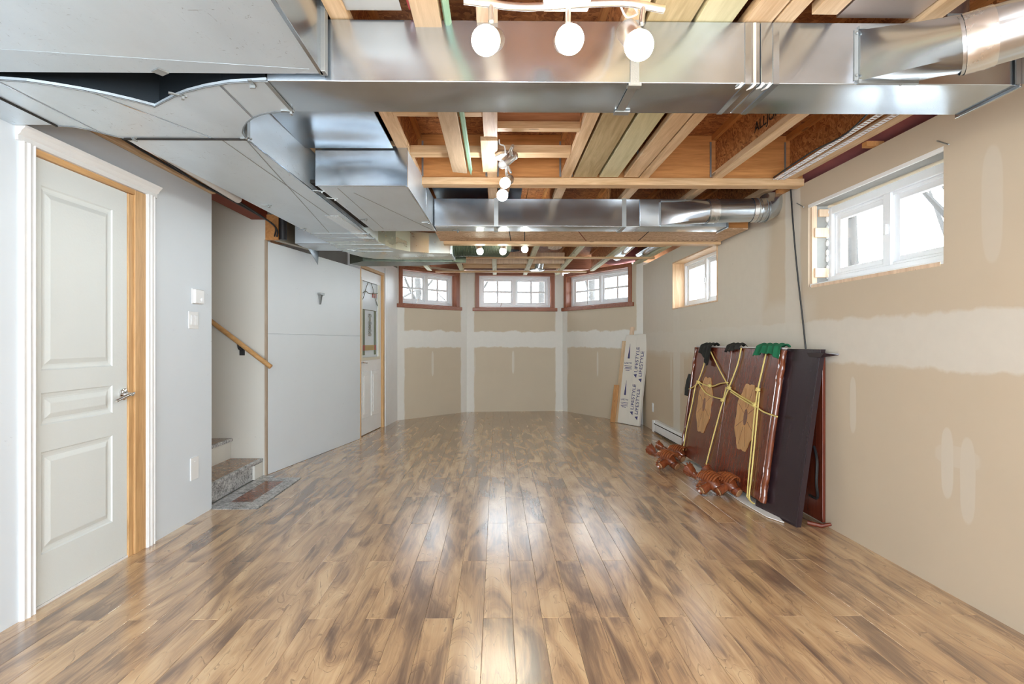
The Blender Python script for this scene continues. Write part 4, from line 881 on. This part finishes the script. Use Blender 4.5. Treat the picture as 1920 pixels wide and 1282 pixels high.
# sheet metal / pipes in bays above the front duct and behind the header
b1 = thing('register_boot', 'riveted metal boot between joists above the front duct', 'duct fitting', (-.42, 1.6, ZJ))
MB().loft([[(-.53, 1.45, ZJ + .01), (-.33, 1.45, ZJ + .01), (-.33, 1.86, ZJ + .01), (-.53, 1.86, ZJ + .01)], [(-.5, 1.5, 2.6), (-.38, 1.5, 2.6), (-.38, 1.84, 2.6), (-.5, 1.84, 2.6)]]).build('boot_body', galv('dull_boot', (.42, .38, .33), .5, .7), b1, fixn=True)
for i in range(5): MB().ball((-.345, 1.55 + .06 * i, ZJ + .03), .004, 6, 4).build('rivet', ZINC, b1)
p1 = thing('bay_panning', 'scratched sheet metal closing the joist bay right of the stored lumber', 'sheet metal', (1.3, 1.4, ZJ)); MB().box(1.22, 1.5, .6, 1.9, ZJ + .02, ZJ + .03).build('metal_sheet', galv('scratched', (.62, .52, .46), .45, .8), p1)
s1 = thing('riser_stack', 'upright metal riser rising from the front duct', 'duct fitting', (1.68, 1.9, ZJ))
MB().sweep([(1.68, 2.0, ZJ - .002), (1.68, 2.0, ZJ + .05), (1.68, 2.0, 2.64)], [.1, .085, .085], 20).build('riser_pipe', GALVD, s1, smooth=True); MB().box(1.58, 1.8, 1.9, 2.12, ZJ - .002, ZJ + .012).build('base_flange', GALV, s1)
MB().obox((1.61, 1.885, ZJ + .01), (.06, 0, 0), (0, .004, 0), (.0, 0, .02)).build('sheet_clip', ZINC, s1)
s2 = thing('round_elbow', 'round metal elbow high above the boot at the right edge', 'duct fitting', (1.85, 1.6, 2.45)); MB().sweep(arc([(1.6, 1.55, 2.5), (1.78, 1.5, 2.48), (1.95, 1.4, 2.5), (2.0, 1.3, 2.6)]), .07, 18).build('elbow_pipe', GALVD, s2, smooth=True)
solo(MB().sweep(arc([(-.38, 1.2, 2.5), (-.33, 1.6, 2.42), (-.3, 1.86, 2.36)]), .006, 6), 'red_wire', plain('red_plastic', (.5, .06, .06), .4), 'red plastic line above the front duct near the boot', 'cable', smooth=True)
DBLUE = galv('dark_blue_sheet', (.12, .19, .28), .3, .9)
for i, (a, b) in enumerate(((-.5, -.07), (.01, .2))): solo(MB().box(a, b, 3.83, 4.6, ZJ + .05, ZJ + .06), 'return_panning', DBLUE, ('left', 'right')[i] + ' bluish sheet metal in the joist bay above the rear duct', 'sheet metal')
for i, (x, y, ln, r) in enumerate(((1.72, 6.5, 2.2, .075), (1.98, 6.6, 1.5, .06))): solo(MB().sweep([(x - .1 * (i == 0), y - ln / 2, 2.36 + r), (x, y + ln / 2, 2.36 + r)], r, 20), 'round_duct', GALVD, ('bright round duct lying between joists near the far window', 'smaller round duct beside the right wall over the far window')[i], 'duct', smooth=True)
hv = thing('vent_collar', 'short round metal vent hanging over the centre bay window', 'duct fitting', (.68, 8.0, 2.2)); MB().sweep([(.62, 7.9, 2.27), (.66, 7.85, 2.47)], .062, 20).build('vent_pipe', GALVD, hv, smooth=True); MB().sweep([(.6, 7.9, 2.258), (.6, 7.9, 2.272)], .115, 24).build('flange_ring', GALV, hv, smooth=True)
cn = thing('pot_collar', 'round metal collar between joists beside the rear track light', 'duct fitting', (.13, 6.4, 2.4)); MB().sweep([(.2, 6.9, ZJ + .04), (.2, 6.9, 2.647)], .1, 20, cap=False).build('collar', GALVD, cn, smooth=True)

# ------------------------------------------------------------------ track lights
def spot(tr, top, piv, bulb, aim, mb_, hr=.03, br=.033, hl=.075, lit=True):
    """arm from the bar, cylindrical head, glowing bulb"""
    top, piv, bulb, aim = Vector(top), Vector(piv), Vector(bulb), Vector(aim).normalized()
    arm = MB().sweep([top, piv], .0085, 10).build('arm', NICKEL, tr, smooth=True)
    tail = bulb - aim * (hl + br * .6); hd_ = MB().sweep([tail, tail + aim * .012, bulb - aim * br * .45], [hr * .7, hr, hr], 20).build('lamp_head', NICKEL, tr, smooth=True)
    MB().ball(piv, .009, 10, 6).build('pivot_nut', ZINC, tr, smooth=True)
    q = Matrix(((1, 0, 0), (0, 1, 0), (0, 0, 1))); b = MB().ball((0, 0, 0), br, 20, 12, (1, 1, 1.08)); rot = Vector((0, 0, 1)).rotation_difference(aim); b.v = [rot @ v + bulb for v in b.v]
    b.build('bulb', mb_, tr, smooth=True)
t1 = thing('track_light', 'wavy brushed bar light with three warm bulbs before the front duct', 'ceiling light', (.2, 1.6, ZJ))
bar = [at_y(u, v, 1.6) for u, v in ((870, 1), (915, 6), (960, 12), (1000, 13), (1050, 10), (1110, 6), (1170, 5), (1210, 11), (1246, 18))]
MB().sweep(arc(bar, 5), .0095, 14, flat=1.3).build('bar', NICKEL, t1, smooth=True)
MB().box(.14, .28, 1.57, 1.63, 2.208, 2.235).build('canopy', TRIMW, t1, bevel=.006); MB().box(.17, .25, 1.585, 1.615, 2.235, ZJ).build('mount_block', TRIMW, t1)
for (tu, tv, pu, pv, bu, bv, aim) in ((921, 10, 921, 40, 911, 76, (-.25, -.75, -.45)), (1065, 14, 1065, 44, 1068, 74, (.05, -.85, -.4)), (1206, 12, 1203, 44, 1198, 85, (.3, -.55, -.85))):
    spot(t1, at_y(tu, tv, 1.6), at_y(pu, pv, 1.6), at_y(bu, bv, 1.56), aim, BULBW, .034, .042)
solo(MB().sweep(arc([(.42, 1.64, 2.24), (.45, 1.7, 2.25), (.44, 1.8, 2.3), (.43, 1.84, 2.36)]), .004, 6), 'lamp_wire', TRIMW, 'short white wire behind the near track light', 'cable', smooth=True)
t2 = thing('track_light', 'track light seen end-on under the middle joist with two heads lit', 'ceiling light', (.05, 3.2, 2.3))
MB().sweep([(.06, 3.17, ZJ - .027), (.06, 3.17, ZJ - .05)], .068, 28).build('canopy', NICKEL, t2, bevel=.004)
MB().sweep(arc([(.09, 2.95, 2.285), (.065, 3.1, 2.275), (.06, 3.3, 2.28), (.075, 3.6, 2.27)]), .0095, 12).build('bar', NICKEL, t2, smooth=True)
spot(t2, (.085, 3.0, 2.28), (.09, 3.0, 2.25), (.035, 3.02, 2.205), (-.6, -.05, -.55), VINYL, .028, .024, .07)
spot(t2, (.065, 3.22, 2.27), (.085, 3.22, 2.225), at_y(947, 343, 3.2), (-.35, -.6, -.5), BULBC, .03, .032, .06)
spot(t2, (.07, 3.5, 2.27), (.08, 3.5, 2.22), at_y(942, 366, 3.4), (-.25, -.5, -.7), BULBC, .03, .036, .06)
solo(MB().sweep(arc([(.015, 3.0, ZJ - .005), (.02, 3.02, 2.32), (.045, 3.0, 2.3), (.05, 3.05, 2.27)]), .004, 6), 'lamp_wire', TRIMW, 'white wire loop feeding the middle track light', 'cable', smooth=True)
t3 = thing('track_light', 'rear track light with three bulbs beneath the far edge of the drop beam', 'ceiling light', (.06, 5.35, 2.2))
MB().sweep([(-.26, 5.38, 2.185), (.38, 5.38, 2.185)], .009, 10).build('bar', NICKEL, t3, smooth=True); MB().box(0, .12, 5.34, 5.42, 2.19, 2.22).build('canopy', NICKEL, t3, bevel=.004)
MB().box(.04, .08, 5.36, 5.4, 2.22, ZJ).build('mount_stem', NICKEL, t3)
for i, (u, v) in enumerate(((900, 471), (943, 471), (984, 467))):
    p = at_y(u, v, 5.34); spot(t3, (p.x + (-.02, .02, .0)[i], 5.38, 2.185), (p.x + (-.02, .02, .0)[i], 5.38, 2.175), p, ((.25, -.25, -.8), (-.15, -.25, -.8), (.05, -.25, -.8))[i], BULBS, .032, .034, .07)

# ------------------------------------------------------------------ leaning table top, leaf, ropes, cloths
TN = Vector((-1, 0, .14)).normalized(); TP0 = Vector((1.855, 0, 0)); UP = Vector((.14, 0, 1)).normalized()
def TS(u, v, off=.0): return on(u, v, TP0 + TN * off, TN)            # point on the table face
def TY(y, h, off=0): return TP0 + Vector((0, y, 0)) + UP * h + TN * off
tt = thing('dismantled_table', 'mahogany table in two halves with star inlays, roped and leaning on the right wall', 'table top', (1.9, 4.5, 0))
def half(y0, y1, nm):
    mb = MB(); mb.obox(TY(y0, .07, -.045), (0, y1 - y0, 0), UP * 1.09, TN * .04); return mb.build(nm, MAHOG, tt, bevel=.004)
half(3.745, 4.546, 'table_half'); half(4.554, 5.37, 'table_half')
for yc in (4.135, 4.965):
    pts = []; n = 32
    for k in range(n):
        q = 2 * math.pi * k / n; r = 1 + .055 * abs(math.sin(q * 4)) - .05 * abs(math.cos(q * 4)); pts.append(TY(yc + .165 * r * math.cos(q), .62 + .265 * r * math.sin(q), -.004))
    il = MB().extr(pts, TN * .0052).build('inlay', INLAY, tt)
    MB().extr([TY(yc + .03 * math.cos(q * math.pi / 8), .62 + .065 * math.sin(q * math.pi / 8), .0013) for q in range(16)], TN * .0008).build('inlay_medallion', CUTW if False else MAHOGB, il)
    ray_ = MB()
    for k in range(8):
        q = 2 * math.pi * (k + .5) / 8; a = TY(yc + .04 * math.cos(q), .62 + .08 * math.sin(q), .0015); b = TY(yc + .15 * math.cos(q), .62 + .24 * math.sin(q), .0015); d = (b - a).cross(TN).normalized() * .0016
        ray_.extr([a - d, a + d, b + d, b - d], TN * .0004)
    ray_.build('inlay_lines', MAHOGB, il)
# moulded serpentine edges
def edge(y, sg):
    P = []; rad = []
    for i in range(41):
        h = .075 + 1.08 * i / 40; t = h; w = .006 * math.sin(i * 1.1) if (h < .33 or h > .9) else 0
        P.append(TY(y + sg * w, h, -.012)); rad.append(.02 + (.003 * math.cos(i * 1.1) if (h < .33 or h > .9) else 0))
    MB().sweep(P, rad, 12).build('moulded_edge', MAHOGB, tt, smooth=True)
    MB().sweep([p + TN * .016 - Vector((0, sg * .022, 0)) for p in P], .0065, 8).build('moulded_bead', MAHOGB, tt, smooth=True)
edge(3.735, -1); edge(5.375, 1)
MB().obox(TY(3.75, 1.162, -.045), (0, 1.62, 0), UP * .012, TN * .04).build('top_edge', plain('grey_top_edge', (.45, .42, .4), .4), tt)
lf = thing('leaning_leaf', 'dark plain table leaf standing at the near side of the roped table top', 'table leaf', (1.95, 3.5, 0))
o_ = Vector((1.94, 3.435, .0)); MB().obox(o_, (-.06, .42, 0), (.16, 0, 1.152), (.03, .004, 0)).build('leaf_board', DARKW, lf, bevel=.003)
MB().obox(o_ + Vector((.001, .0, 0)) + Vector((-.0, -.003, 0)), (.03, 0, 0), (.16, 0, 1.152), (0, -.003, 0)).build('leaf_edge', DARKW, lf)
ap = thing('table_apron', 'brown table apron with moulded top standing behind the dark leaf', 'table apron', (2.12, 3.6, 0))
MB().box(2.13, 2.15, 3.46, 4.5, .02, 1.10).build('apron_board', MAHOG, ap, bevel=.002)
MB().loft([[(2.08, 3.40, 1.1), (2.158, 3.33, 1.118), (2.158, 3.33, 1.126), (2.08, 3.36, 1.13)], [(2.08, 4.3, 1.1), (2.158, 4.3, 1.118), (2.158, 4.3, 1.126), (2.08, 4.3, 1.13)]]).build('top_moulding', DARKW, ap, fixn=True)
MB().sweep([(2.03, 3.46, .02), (2.1, 3.42, .012), (2.15, 3.4, .03)], [.016, .014, .01], 8).build('foot', MAHOG, ap, smooth=True)
solo(MB().extr([(1.825, 3.95, .004), (1.845, 3.62, .004), (1.9, 3.5, .004), (1.96, 3.8, .004), (1.96, 5.3, .004), (1.84, 5.3, .004)], (0, 0, .006)), 'foam_sheet', FOAM, 'thin white foam sheet under the bottom of the table top', 'sheet')
# floor legs
def leg(base, rz, lb, sc_=1.0, flip=1, twist=0):
    r = thing('carved_support', lb, 'carved table leg', base, rz, 'carved cabriole table legs')
    m = MW[r.name]; s = sc_
    def w(b_): b_.v = [m @ Vector((v.x * s, v.y * s * flip, v.z * s)) for v in b_.v]; return b_
    # spine: flared foot -> ankle -> carved knee -> block
    sp = arc([(-.21, .0, .135), (-.185, .0, .125), (-.15, .0, .108), (-.1, .0, .1), (-.05, 0, .105), (-.01, 0, .11), (.04, 0, .09), (.075, 0, .06)], 4)
    rr = []
    ks = [.046, .038, .026, .028, .046, .056, .046, .034]
    for i in range(len(sp)):
        t = i / (len(sp) - 1) * 7; k = min(6, int(t)); rr.append(ks[k] + (ks[k + 1] - ks[k]) * (t - k))
    b_ = w(MB().sweep(sp, rr, 18)); b_.build('leg_shaft', MAHOGB, r, smooth=True)
    w(MB().sweep(arc([(.0, 0, .1), (-.01, -.03, .06), (-.03, -.075, .022)]), [.046, .045, .043, .042, .04, .038, .036, .034, .032, .031, .03], 14)).build('scroll_arm', MAHOGB, r, smooth=True)
    w(MB().sweep(arc([(.02, 0, .1), (.05, .02, .06), (.09, .03, .04)]), [.04, .04, .04, .039, .038, .037, .036, .036, .036, .036, .036], 14)).build('corner_block', MAHOGB, r, smooth=True)
    w(MB().sweep([(.088, .0295, .0405), (.0945, .031, .038)], [.03, .028], 14)).build('cut_end', CUTW, r)
    w(MB().sweep([(.03, -.03, .075), (.02, -.085, .045)], [.03, .036], 14)).build('corner_block', MAHOGB, r, smooth=True); w(MB().sweep([(.02, -.085, .045), (.0185, -.091, .042)], [.026, .024], 14)).build('cut_end', CUTW, r)
    # carved acanthus ribs over the knee
    rb = MB()
    for i in range(8):
        x = -.075 + .0215 * i; rad = {0: .044, 1: .05, 2: .055, 3: .058, 4: .058, 5: .054, 6: .05, 7: .046}[i]
        rb.sweep([(x + .018 * abs(math.sin(q)), rad * math.cos(q) * .97, .108 + rad * math.sin(q)) for q in [math.pi * (.02 + .96 * j / 12) for j in range(13)]], [.002] + [.0075] * 11 + [.002], 6)
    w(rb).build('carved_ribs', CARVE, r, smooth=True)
    rb = MB()
    for i in range(6):
        y = -.03 - .009 * i; z = .075 - .0085 * i; rb.sweep([(-.055 + .001 * i, y, z + .012), (-.035, y - .004, z + .034), (.0, y, z + .03)], [.003, .005, .003], 6)
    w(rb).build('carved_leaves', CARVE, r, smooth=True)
    rb = MB()
    for k in range(10):
        q = 2 * math.pi * k / 10; rb.sweep([(-.212, .045 * math.cos(q), .137 + .045 * math.sin(q)), (-.165, .031 * math.cos(q), .115 + .031 * math.sin(q))], [.006, .003], 6)
    w(rb).build('carved_toes', MAHOGB, r, smooth=True); return r
leg(tuple(at_z(1330, 903, .1).xy) + (.0,), R(-68), 'carved cabriole leg, left one of the near pair on the floor', 1.12)
leg(tuple(at_z(1362, 905, .1).xy) + (.0,), R(-72), 'carved cabriole leg nearest the rope ends by the table', 1.1)
leg(tuple(at_z(1250, 860, .1).xy) + (.0,), R(-66), 'carved cabriole leg farthest left, foot toward the bay', 1.12)
leg(tuple(at_z(1268, 846, .1).xy) + (.0,), R(-50), 'carved cabriole leg half hidden behind the far-left leg', 1.0, -1)

# rope
rp = thing('rope', 'thin yellow rope knotted around the roped table top', 'rope', (1.85, 4.3, 0))
def rl(pts, r=.0058, off=.009, sm=True):
    P = [TS(u, v, off) for u, v in pts]; MB().sweep(arc(P, 4) if sm else P, r, 7).build('rope_strand', ROPE, rp, smooth=True)
rl([(1327, 655), (1318, 690), (1309, 714), (1304, 724), (1297, 760), (1288, 800), (1280, 848)]); rl([(1332, 658), (1350, 695), (1365, 722)])
rl([(1390, 652), (1384, 680), (1374, 708), (1367, 725)]); rl([(1367, 727), (1355, 755), (1345, 790), (1333, 835), (1322, 878)]); rl([(1362, 725), (1356, 750)])
rl([(1309, 714), (1318, 720), (1335, 724), (1350, 719), (1365, 717)]); rl([(1309, 716), (1322, 735), (1338, 744), (1355, 748)]); rl([(1292, 729), (1300, 725), (1307, 719)])
rl([(1367, 728), (1385, 740), (1402, 750), (1414, 757)]); rl([(1370, 734), (1388, 746), (1404, 756), (1414, 762)]); rl([(1415, 760), (1430, 771), (1445, 777), (1457, 781)])
rl([(1438, 655), (1430, 690), (1424, 716), (1421, 730)]); rl([(1421, 730), (1415, 775), (1410, 830), (1404, 890), (1401, 932)]); rl([(1424, 735), (1420, 775), (1415, 830), (1409, 890), (1405, 932), (1412, 943)]); rl([(1400, 928), (1406, 938), (1414, 944)])
for u, v in ((1309, 716), (1367, 727), (1414, 759), (1421, 730), (1331, 723), (1355, 750)):
    p = TS(u, v, .014); mb = MB()
    for k in range(3):
        a_ = k * 1.05; mb.sweep([p + (Vector((0, math.cos(q), 0)) + UP * math.sin(q) * math.cos(a_) + TN * math.sin(q) * math.sin(a_)) * .015 for q in [i * math.pi / 5 for i in range(11)]], .0058, 6)
    mb.build('rope_knot', ROPE, rp, smooth=True)
# cloths
def cloth(name, mat_, pts, drop, lb, seed, thick=.018, ridge=6):
    """draped cloth: ribbon over the top edge of the table"""
    random.seed(seed); n = 22; m = 14; mb = MB(); y0, y1 = pts; rings = []
    for i in range(n + 1):
        t = i / n; y = y0 + (y1 - y0) * t; row = []
        d = drop * (.72 + .28 * math.sin(t * 3.1 + seed)) + random.uniform(-.01, .01); f = math.sin(t * ridge * 2 * math.pi + seed) * .011 + .016
        for j in range(m + 1):
            s = j / m
            if s < .35: k = s / .35; p = TY(y, 1.178 + .018 * math.sin(k * math.pi) + f * .6, -.06 + .065 * k)
            else: k = (s - .35) / .65; p = TY(y + (k * k) * .02 * math.sin(seed + t * 5), 1.178 - d * k + f * .2, .006 + f * (1.0 + .5 * k))
            row.append(p)
        rings.append(row)
    b = 0
    for row in rings: mb.v += row
    W_ = m + 1
    for i in range(n):
        for j in range(m): mb.f.append((i * W_ + j, (i + 1) * W_ + j, (i + 1) * W_ + j + 1, i * W_ + j + 1))
    o = solo(mb, name, mat_, lb, 'cloth', smooth=True); so = o.modifiers.new('thick', 'SOLIDIFY'); so.thickness = .006
    ss = o.modifiers.new('sub', 'SUBSURF'); ss.levels = 1; ss.render_levels = 1; return o
cloth('green_cloth', CLOTHG, (3.73, 4.07), .13, 'green cloth draped over the top edge of the table at its near corner', 3, ridge=4)
cloth('dark_cloth', CLOTHD, (4.38, 4.62), .06, 'small dark cloth on the table edge between the two halves', 5, ridge=3); cloth('dark_cloth', CLOTHD, (4.93, 5.17), .2, 'dark cloth hanging over the far top corner of the table', 8, ridge=3)
fr = Vector((0, 5.39, 0)); p0, p1 = TY(5.41, .88, .0), TY(5.43, .66, .0); solo(MB().sweep([p0, p0.lerp(p1, .3), p0.lerp(p1, .7), p1], [.022, .032, .034, .026], 10), 'rolled_cloth', CLOTHD, 'dark padding roll tucked at the far edge of the table top', 'cloth', smooth=True)
ck = MB(); 
for k in range(4): ck.ball(TY(5.28 - .035 * k, 1.183, -.02 + .012 * (k % 2)), .012, 8, 5, (1, 1.2, .8))
solo(ck, 'padding_scrap', FOAM, 'scrap of white padding on the far top corner of the table', 'padding', smooth=True)

# ------------------------------------------------------------------ leaning package and planks in the bay corner
wd = (Vector((PK[0] - PG[0], PK[1] - PG[1], 0))).normalized(); no = Vector((wd.y, -wd.x, 0)) * -1   # outward
if no.dot(Vector((1, 1, 0))) < 0: no = -no
pk = thing('flooring_package', 'long paper-wrapped flooring packs leaning in the far right corner', 'package', (1.9, 7.8, 0))
zt_ = 1.30; lean = no * .13 + wd * .055 + Vector((0, 0, 1.0)) * zt_; lu = lean.normalized()
b0 = Vector((1.842, 7.93, .004)) - no * .06
def pbox(a0, w_, d0, d_, h0, h1, name, m, **k): return MB().obox(b0 + wd * a0 + no * d0 + lu * h0, wd * w_, no * d_, lu * (h1 - h0)).build(name, m, pk, **k)
pbox(0, .225, 0, .05, 0, 1.31, 'paper_pack', PAPER, bevel=.008); pbox(.227, .2, -.012, .05, 0, 1.32, 'paper_pack', PAPER, bevel=.008)
pbox(.3, .15, .042, .04, .75, 1.3, 'torn_flap', PAPER, bevel=.006)
for k in range(5): pbox(.18 + .01 * k, .004, -.002, .003, .1 + .2 * k, .32 + .2 * k, 'paper_crease', PAPER)
def text(s, parent, org, xd, yd, size, m, name='lettering'):
    cu = bpy.data.curves.new(name, 'FONT'); cu.body = s; cu.size = size; cu.extrude = .0006; cu.materials.append(m); cu.align_x = 'LEFT'
    o = bpy.data.objects.new(name, cu); C.objects.link(o); o.parent = parent
    xd = Vector(xd).normalized(); yd = Vector(yd).normalized(); zd = xd.cross(yd).normalized(); yd = zd.cross(xd); org = Vector(org) + zd * .0012
    mw = Matrix(((xd.x, yd.x, zd.x, org[0]), (xd.y, yd.y, zd.y, org[1]), (xd.z, yd.z, zd.z, org[2]), (0, 0, 0, 1)))
    dg = bpy.context.evaluated_depsgraph_get(); me = bpy.data.meshes.new_from_object(o.evaluated_get(dg)); bpy.data.objects.remove(o)
    me.materials.clear(); me.materials.append(m); o = bpy.data.objects.new(name, me); C.objects.link(o); o.parent = parent
    o.matrix_local = MW[parent.name].inverted() @ mw; return o
def PKP(a, d, h): return b0 + wd * a + no * d + lu * h
for h in (.22, .76):
    text('LIFESTYLE', pk, PKP(.305, -.0135, h), lu, -wd, .085, INK); text('LIFESTYLE', pk, PKP(.395, -.0135, h - .06), lu, -wd, .085, INK)
    for a in (.285, .385): MB().extr([PKP(a - .045, -.0135, h - .03 - (.06 if a > .3 else 0)), PKP(a + .01, -.0135, h - .075 - (.06 if a > .3 else 0)), PKP(a + .015, -.0135, h - .02 - (.06 if a > .3 else 0))], no * -.001).build('logo_mark', INK, pk)
    text('LIFESTYLE', pk, PKP(.03, -.0015, h + .12), wd, lu, .034, INK); 
    for k, (a, w_) in enumerate(((.03, .15), (.05, .12), (.04, .14), (.06, .08))): pbox(a, w_, -.0012, .001, h + .085 - .022 * k, h + .092 - .022 * k, 'small_print', INK)
    MB().extr([PKP(.08, -.001, h + .2), PKP(.12, -.001, h + .2), PKP(.1, -.001, h + .42)], no * -.001).build('logo_mark', INK, pk)
lp = Vector((1.74, 8.02, 0)) + no * .02
def lplank(off, w_, d_, h, tilt, m, lb):
    o = b0 + wd * off[0] + no * off[1]; o.z = .003; u_ = (no * .10 + wd * tilt + Vector((0, 0, 1))).normalized(); return solo(MB().obox(o, wd * w_, no * d_, u_ * h), 'lumber_piece', m, lb, 'plank', 'planks beside the package', bevel=.002)
lplank((-.09, .05), .085, .038, 1.47, .12, PINKW, 'tall pale plank leaning behind the wrapped package'); lplank((-.07, .0), .075, .035, 1.22, .045, wood('knotty_upright', (.5, .34, .2), (.72, .54, .34), 'Z'), 'knotty pale plank just left of the wrapped package')
lplank((-.12, -.03), .09, .02, .56, .05, wood('orange_plank', (.46, .22, .08), (.62, .34, .14), 'Z'), 'short orange-brown plank at the foot of the package')
text('ALLJOIST', bpy.data.objects['floor_joist.018'] if False else [o for o in bpy.data.objects if o.name.startswith('floor_joist') and 'second from the right wall' in o['label'] and 'front' in o['label']][0], (1.533, 3.15, 2.44), (0, -1, 0), (0, 0, 1), .085, DARK)

# ------------------------------------------------------------------ outside: pale ground and bare trees
gr = MB()
for q in ((2.5, 30, -8, 14), (-20, 2.5, 9.75, 30)): gr.box(q[0], q[1], q[2], q[3], 1.3, 1.42)
go = gr.build('ground', SNOW); tag(go, 'pale winter ground outside the high windows', 'ground', None, 'structure')
random.seed(11)
def tree(x, y, h, r, lb):
    t = thing('bare_tree', lb, 'tree', (x, y, 1.41), group='bare trees outside the windows')
    mb = MB(); tip = Vector((x + random.uniform(-.5, .5), y + random.uniform(-.6, .6), 1.4 + h)); b = Vector((x, y, 1.4)); mb.sweep([b, b.lerp(tip, .5), tip], [r, r * .75, r * .4], 9); mb.build('trunk', BARK, t, smooth=True)
    for k in range(7):
        p = b.lerp(tip, random.uniform(.05, .7)); d = Vector((random.uniform(-1, 1), random.uniform(-1, 1), random.uniform(.3, 1))).normalized() * h * random.uniform(.2, .45)
        MB().sweep([p, p + d * .5, p + d + Vector((0, 0, .1))], [r * .4, r * .28, r * .08], 6).build('branch', BARK, t, smooth=True)
TR = [(5.2, 5.4, 4, .13), (5.6, 6.3, 4, .1), (4.6, 4.2, 3.5, .09), (6.4, 5.0, 5, .16), (6.8, 7.3, 5, .12), (5.0, 3.6, 4, .1), (5.8, 8.6, 5, .12), (-2.6, 13, 4, .12), (-1.7, 12.2, 4, .08), (-.6, 14, 5, .1), (1.1, 13.2, 4.5, .09), (2.4, 13.6, 5, .1), (-3.6, 14.5, 5, .14), (.3, 12.6, 4, .07)]
TR.sort(key=lambda a: a[0] / a[1])
nb = [a for a in TR if a[1] > 10]; ns = [a for a in TR if a[1] < 10]; OD = ('leftmost', 'second from the left', 'third from the left', 'middle', 'third from the right', 'second from the right', 'rightmost')
for G_, w_ in ((nb, 'bay windows'), (ns, 'right-hand windows')):
    for i, a in enumerate(G_): tree(*a, 'bare tree outside the %s, %s of that row' % (w_, OD[i]))
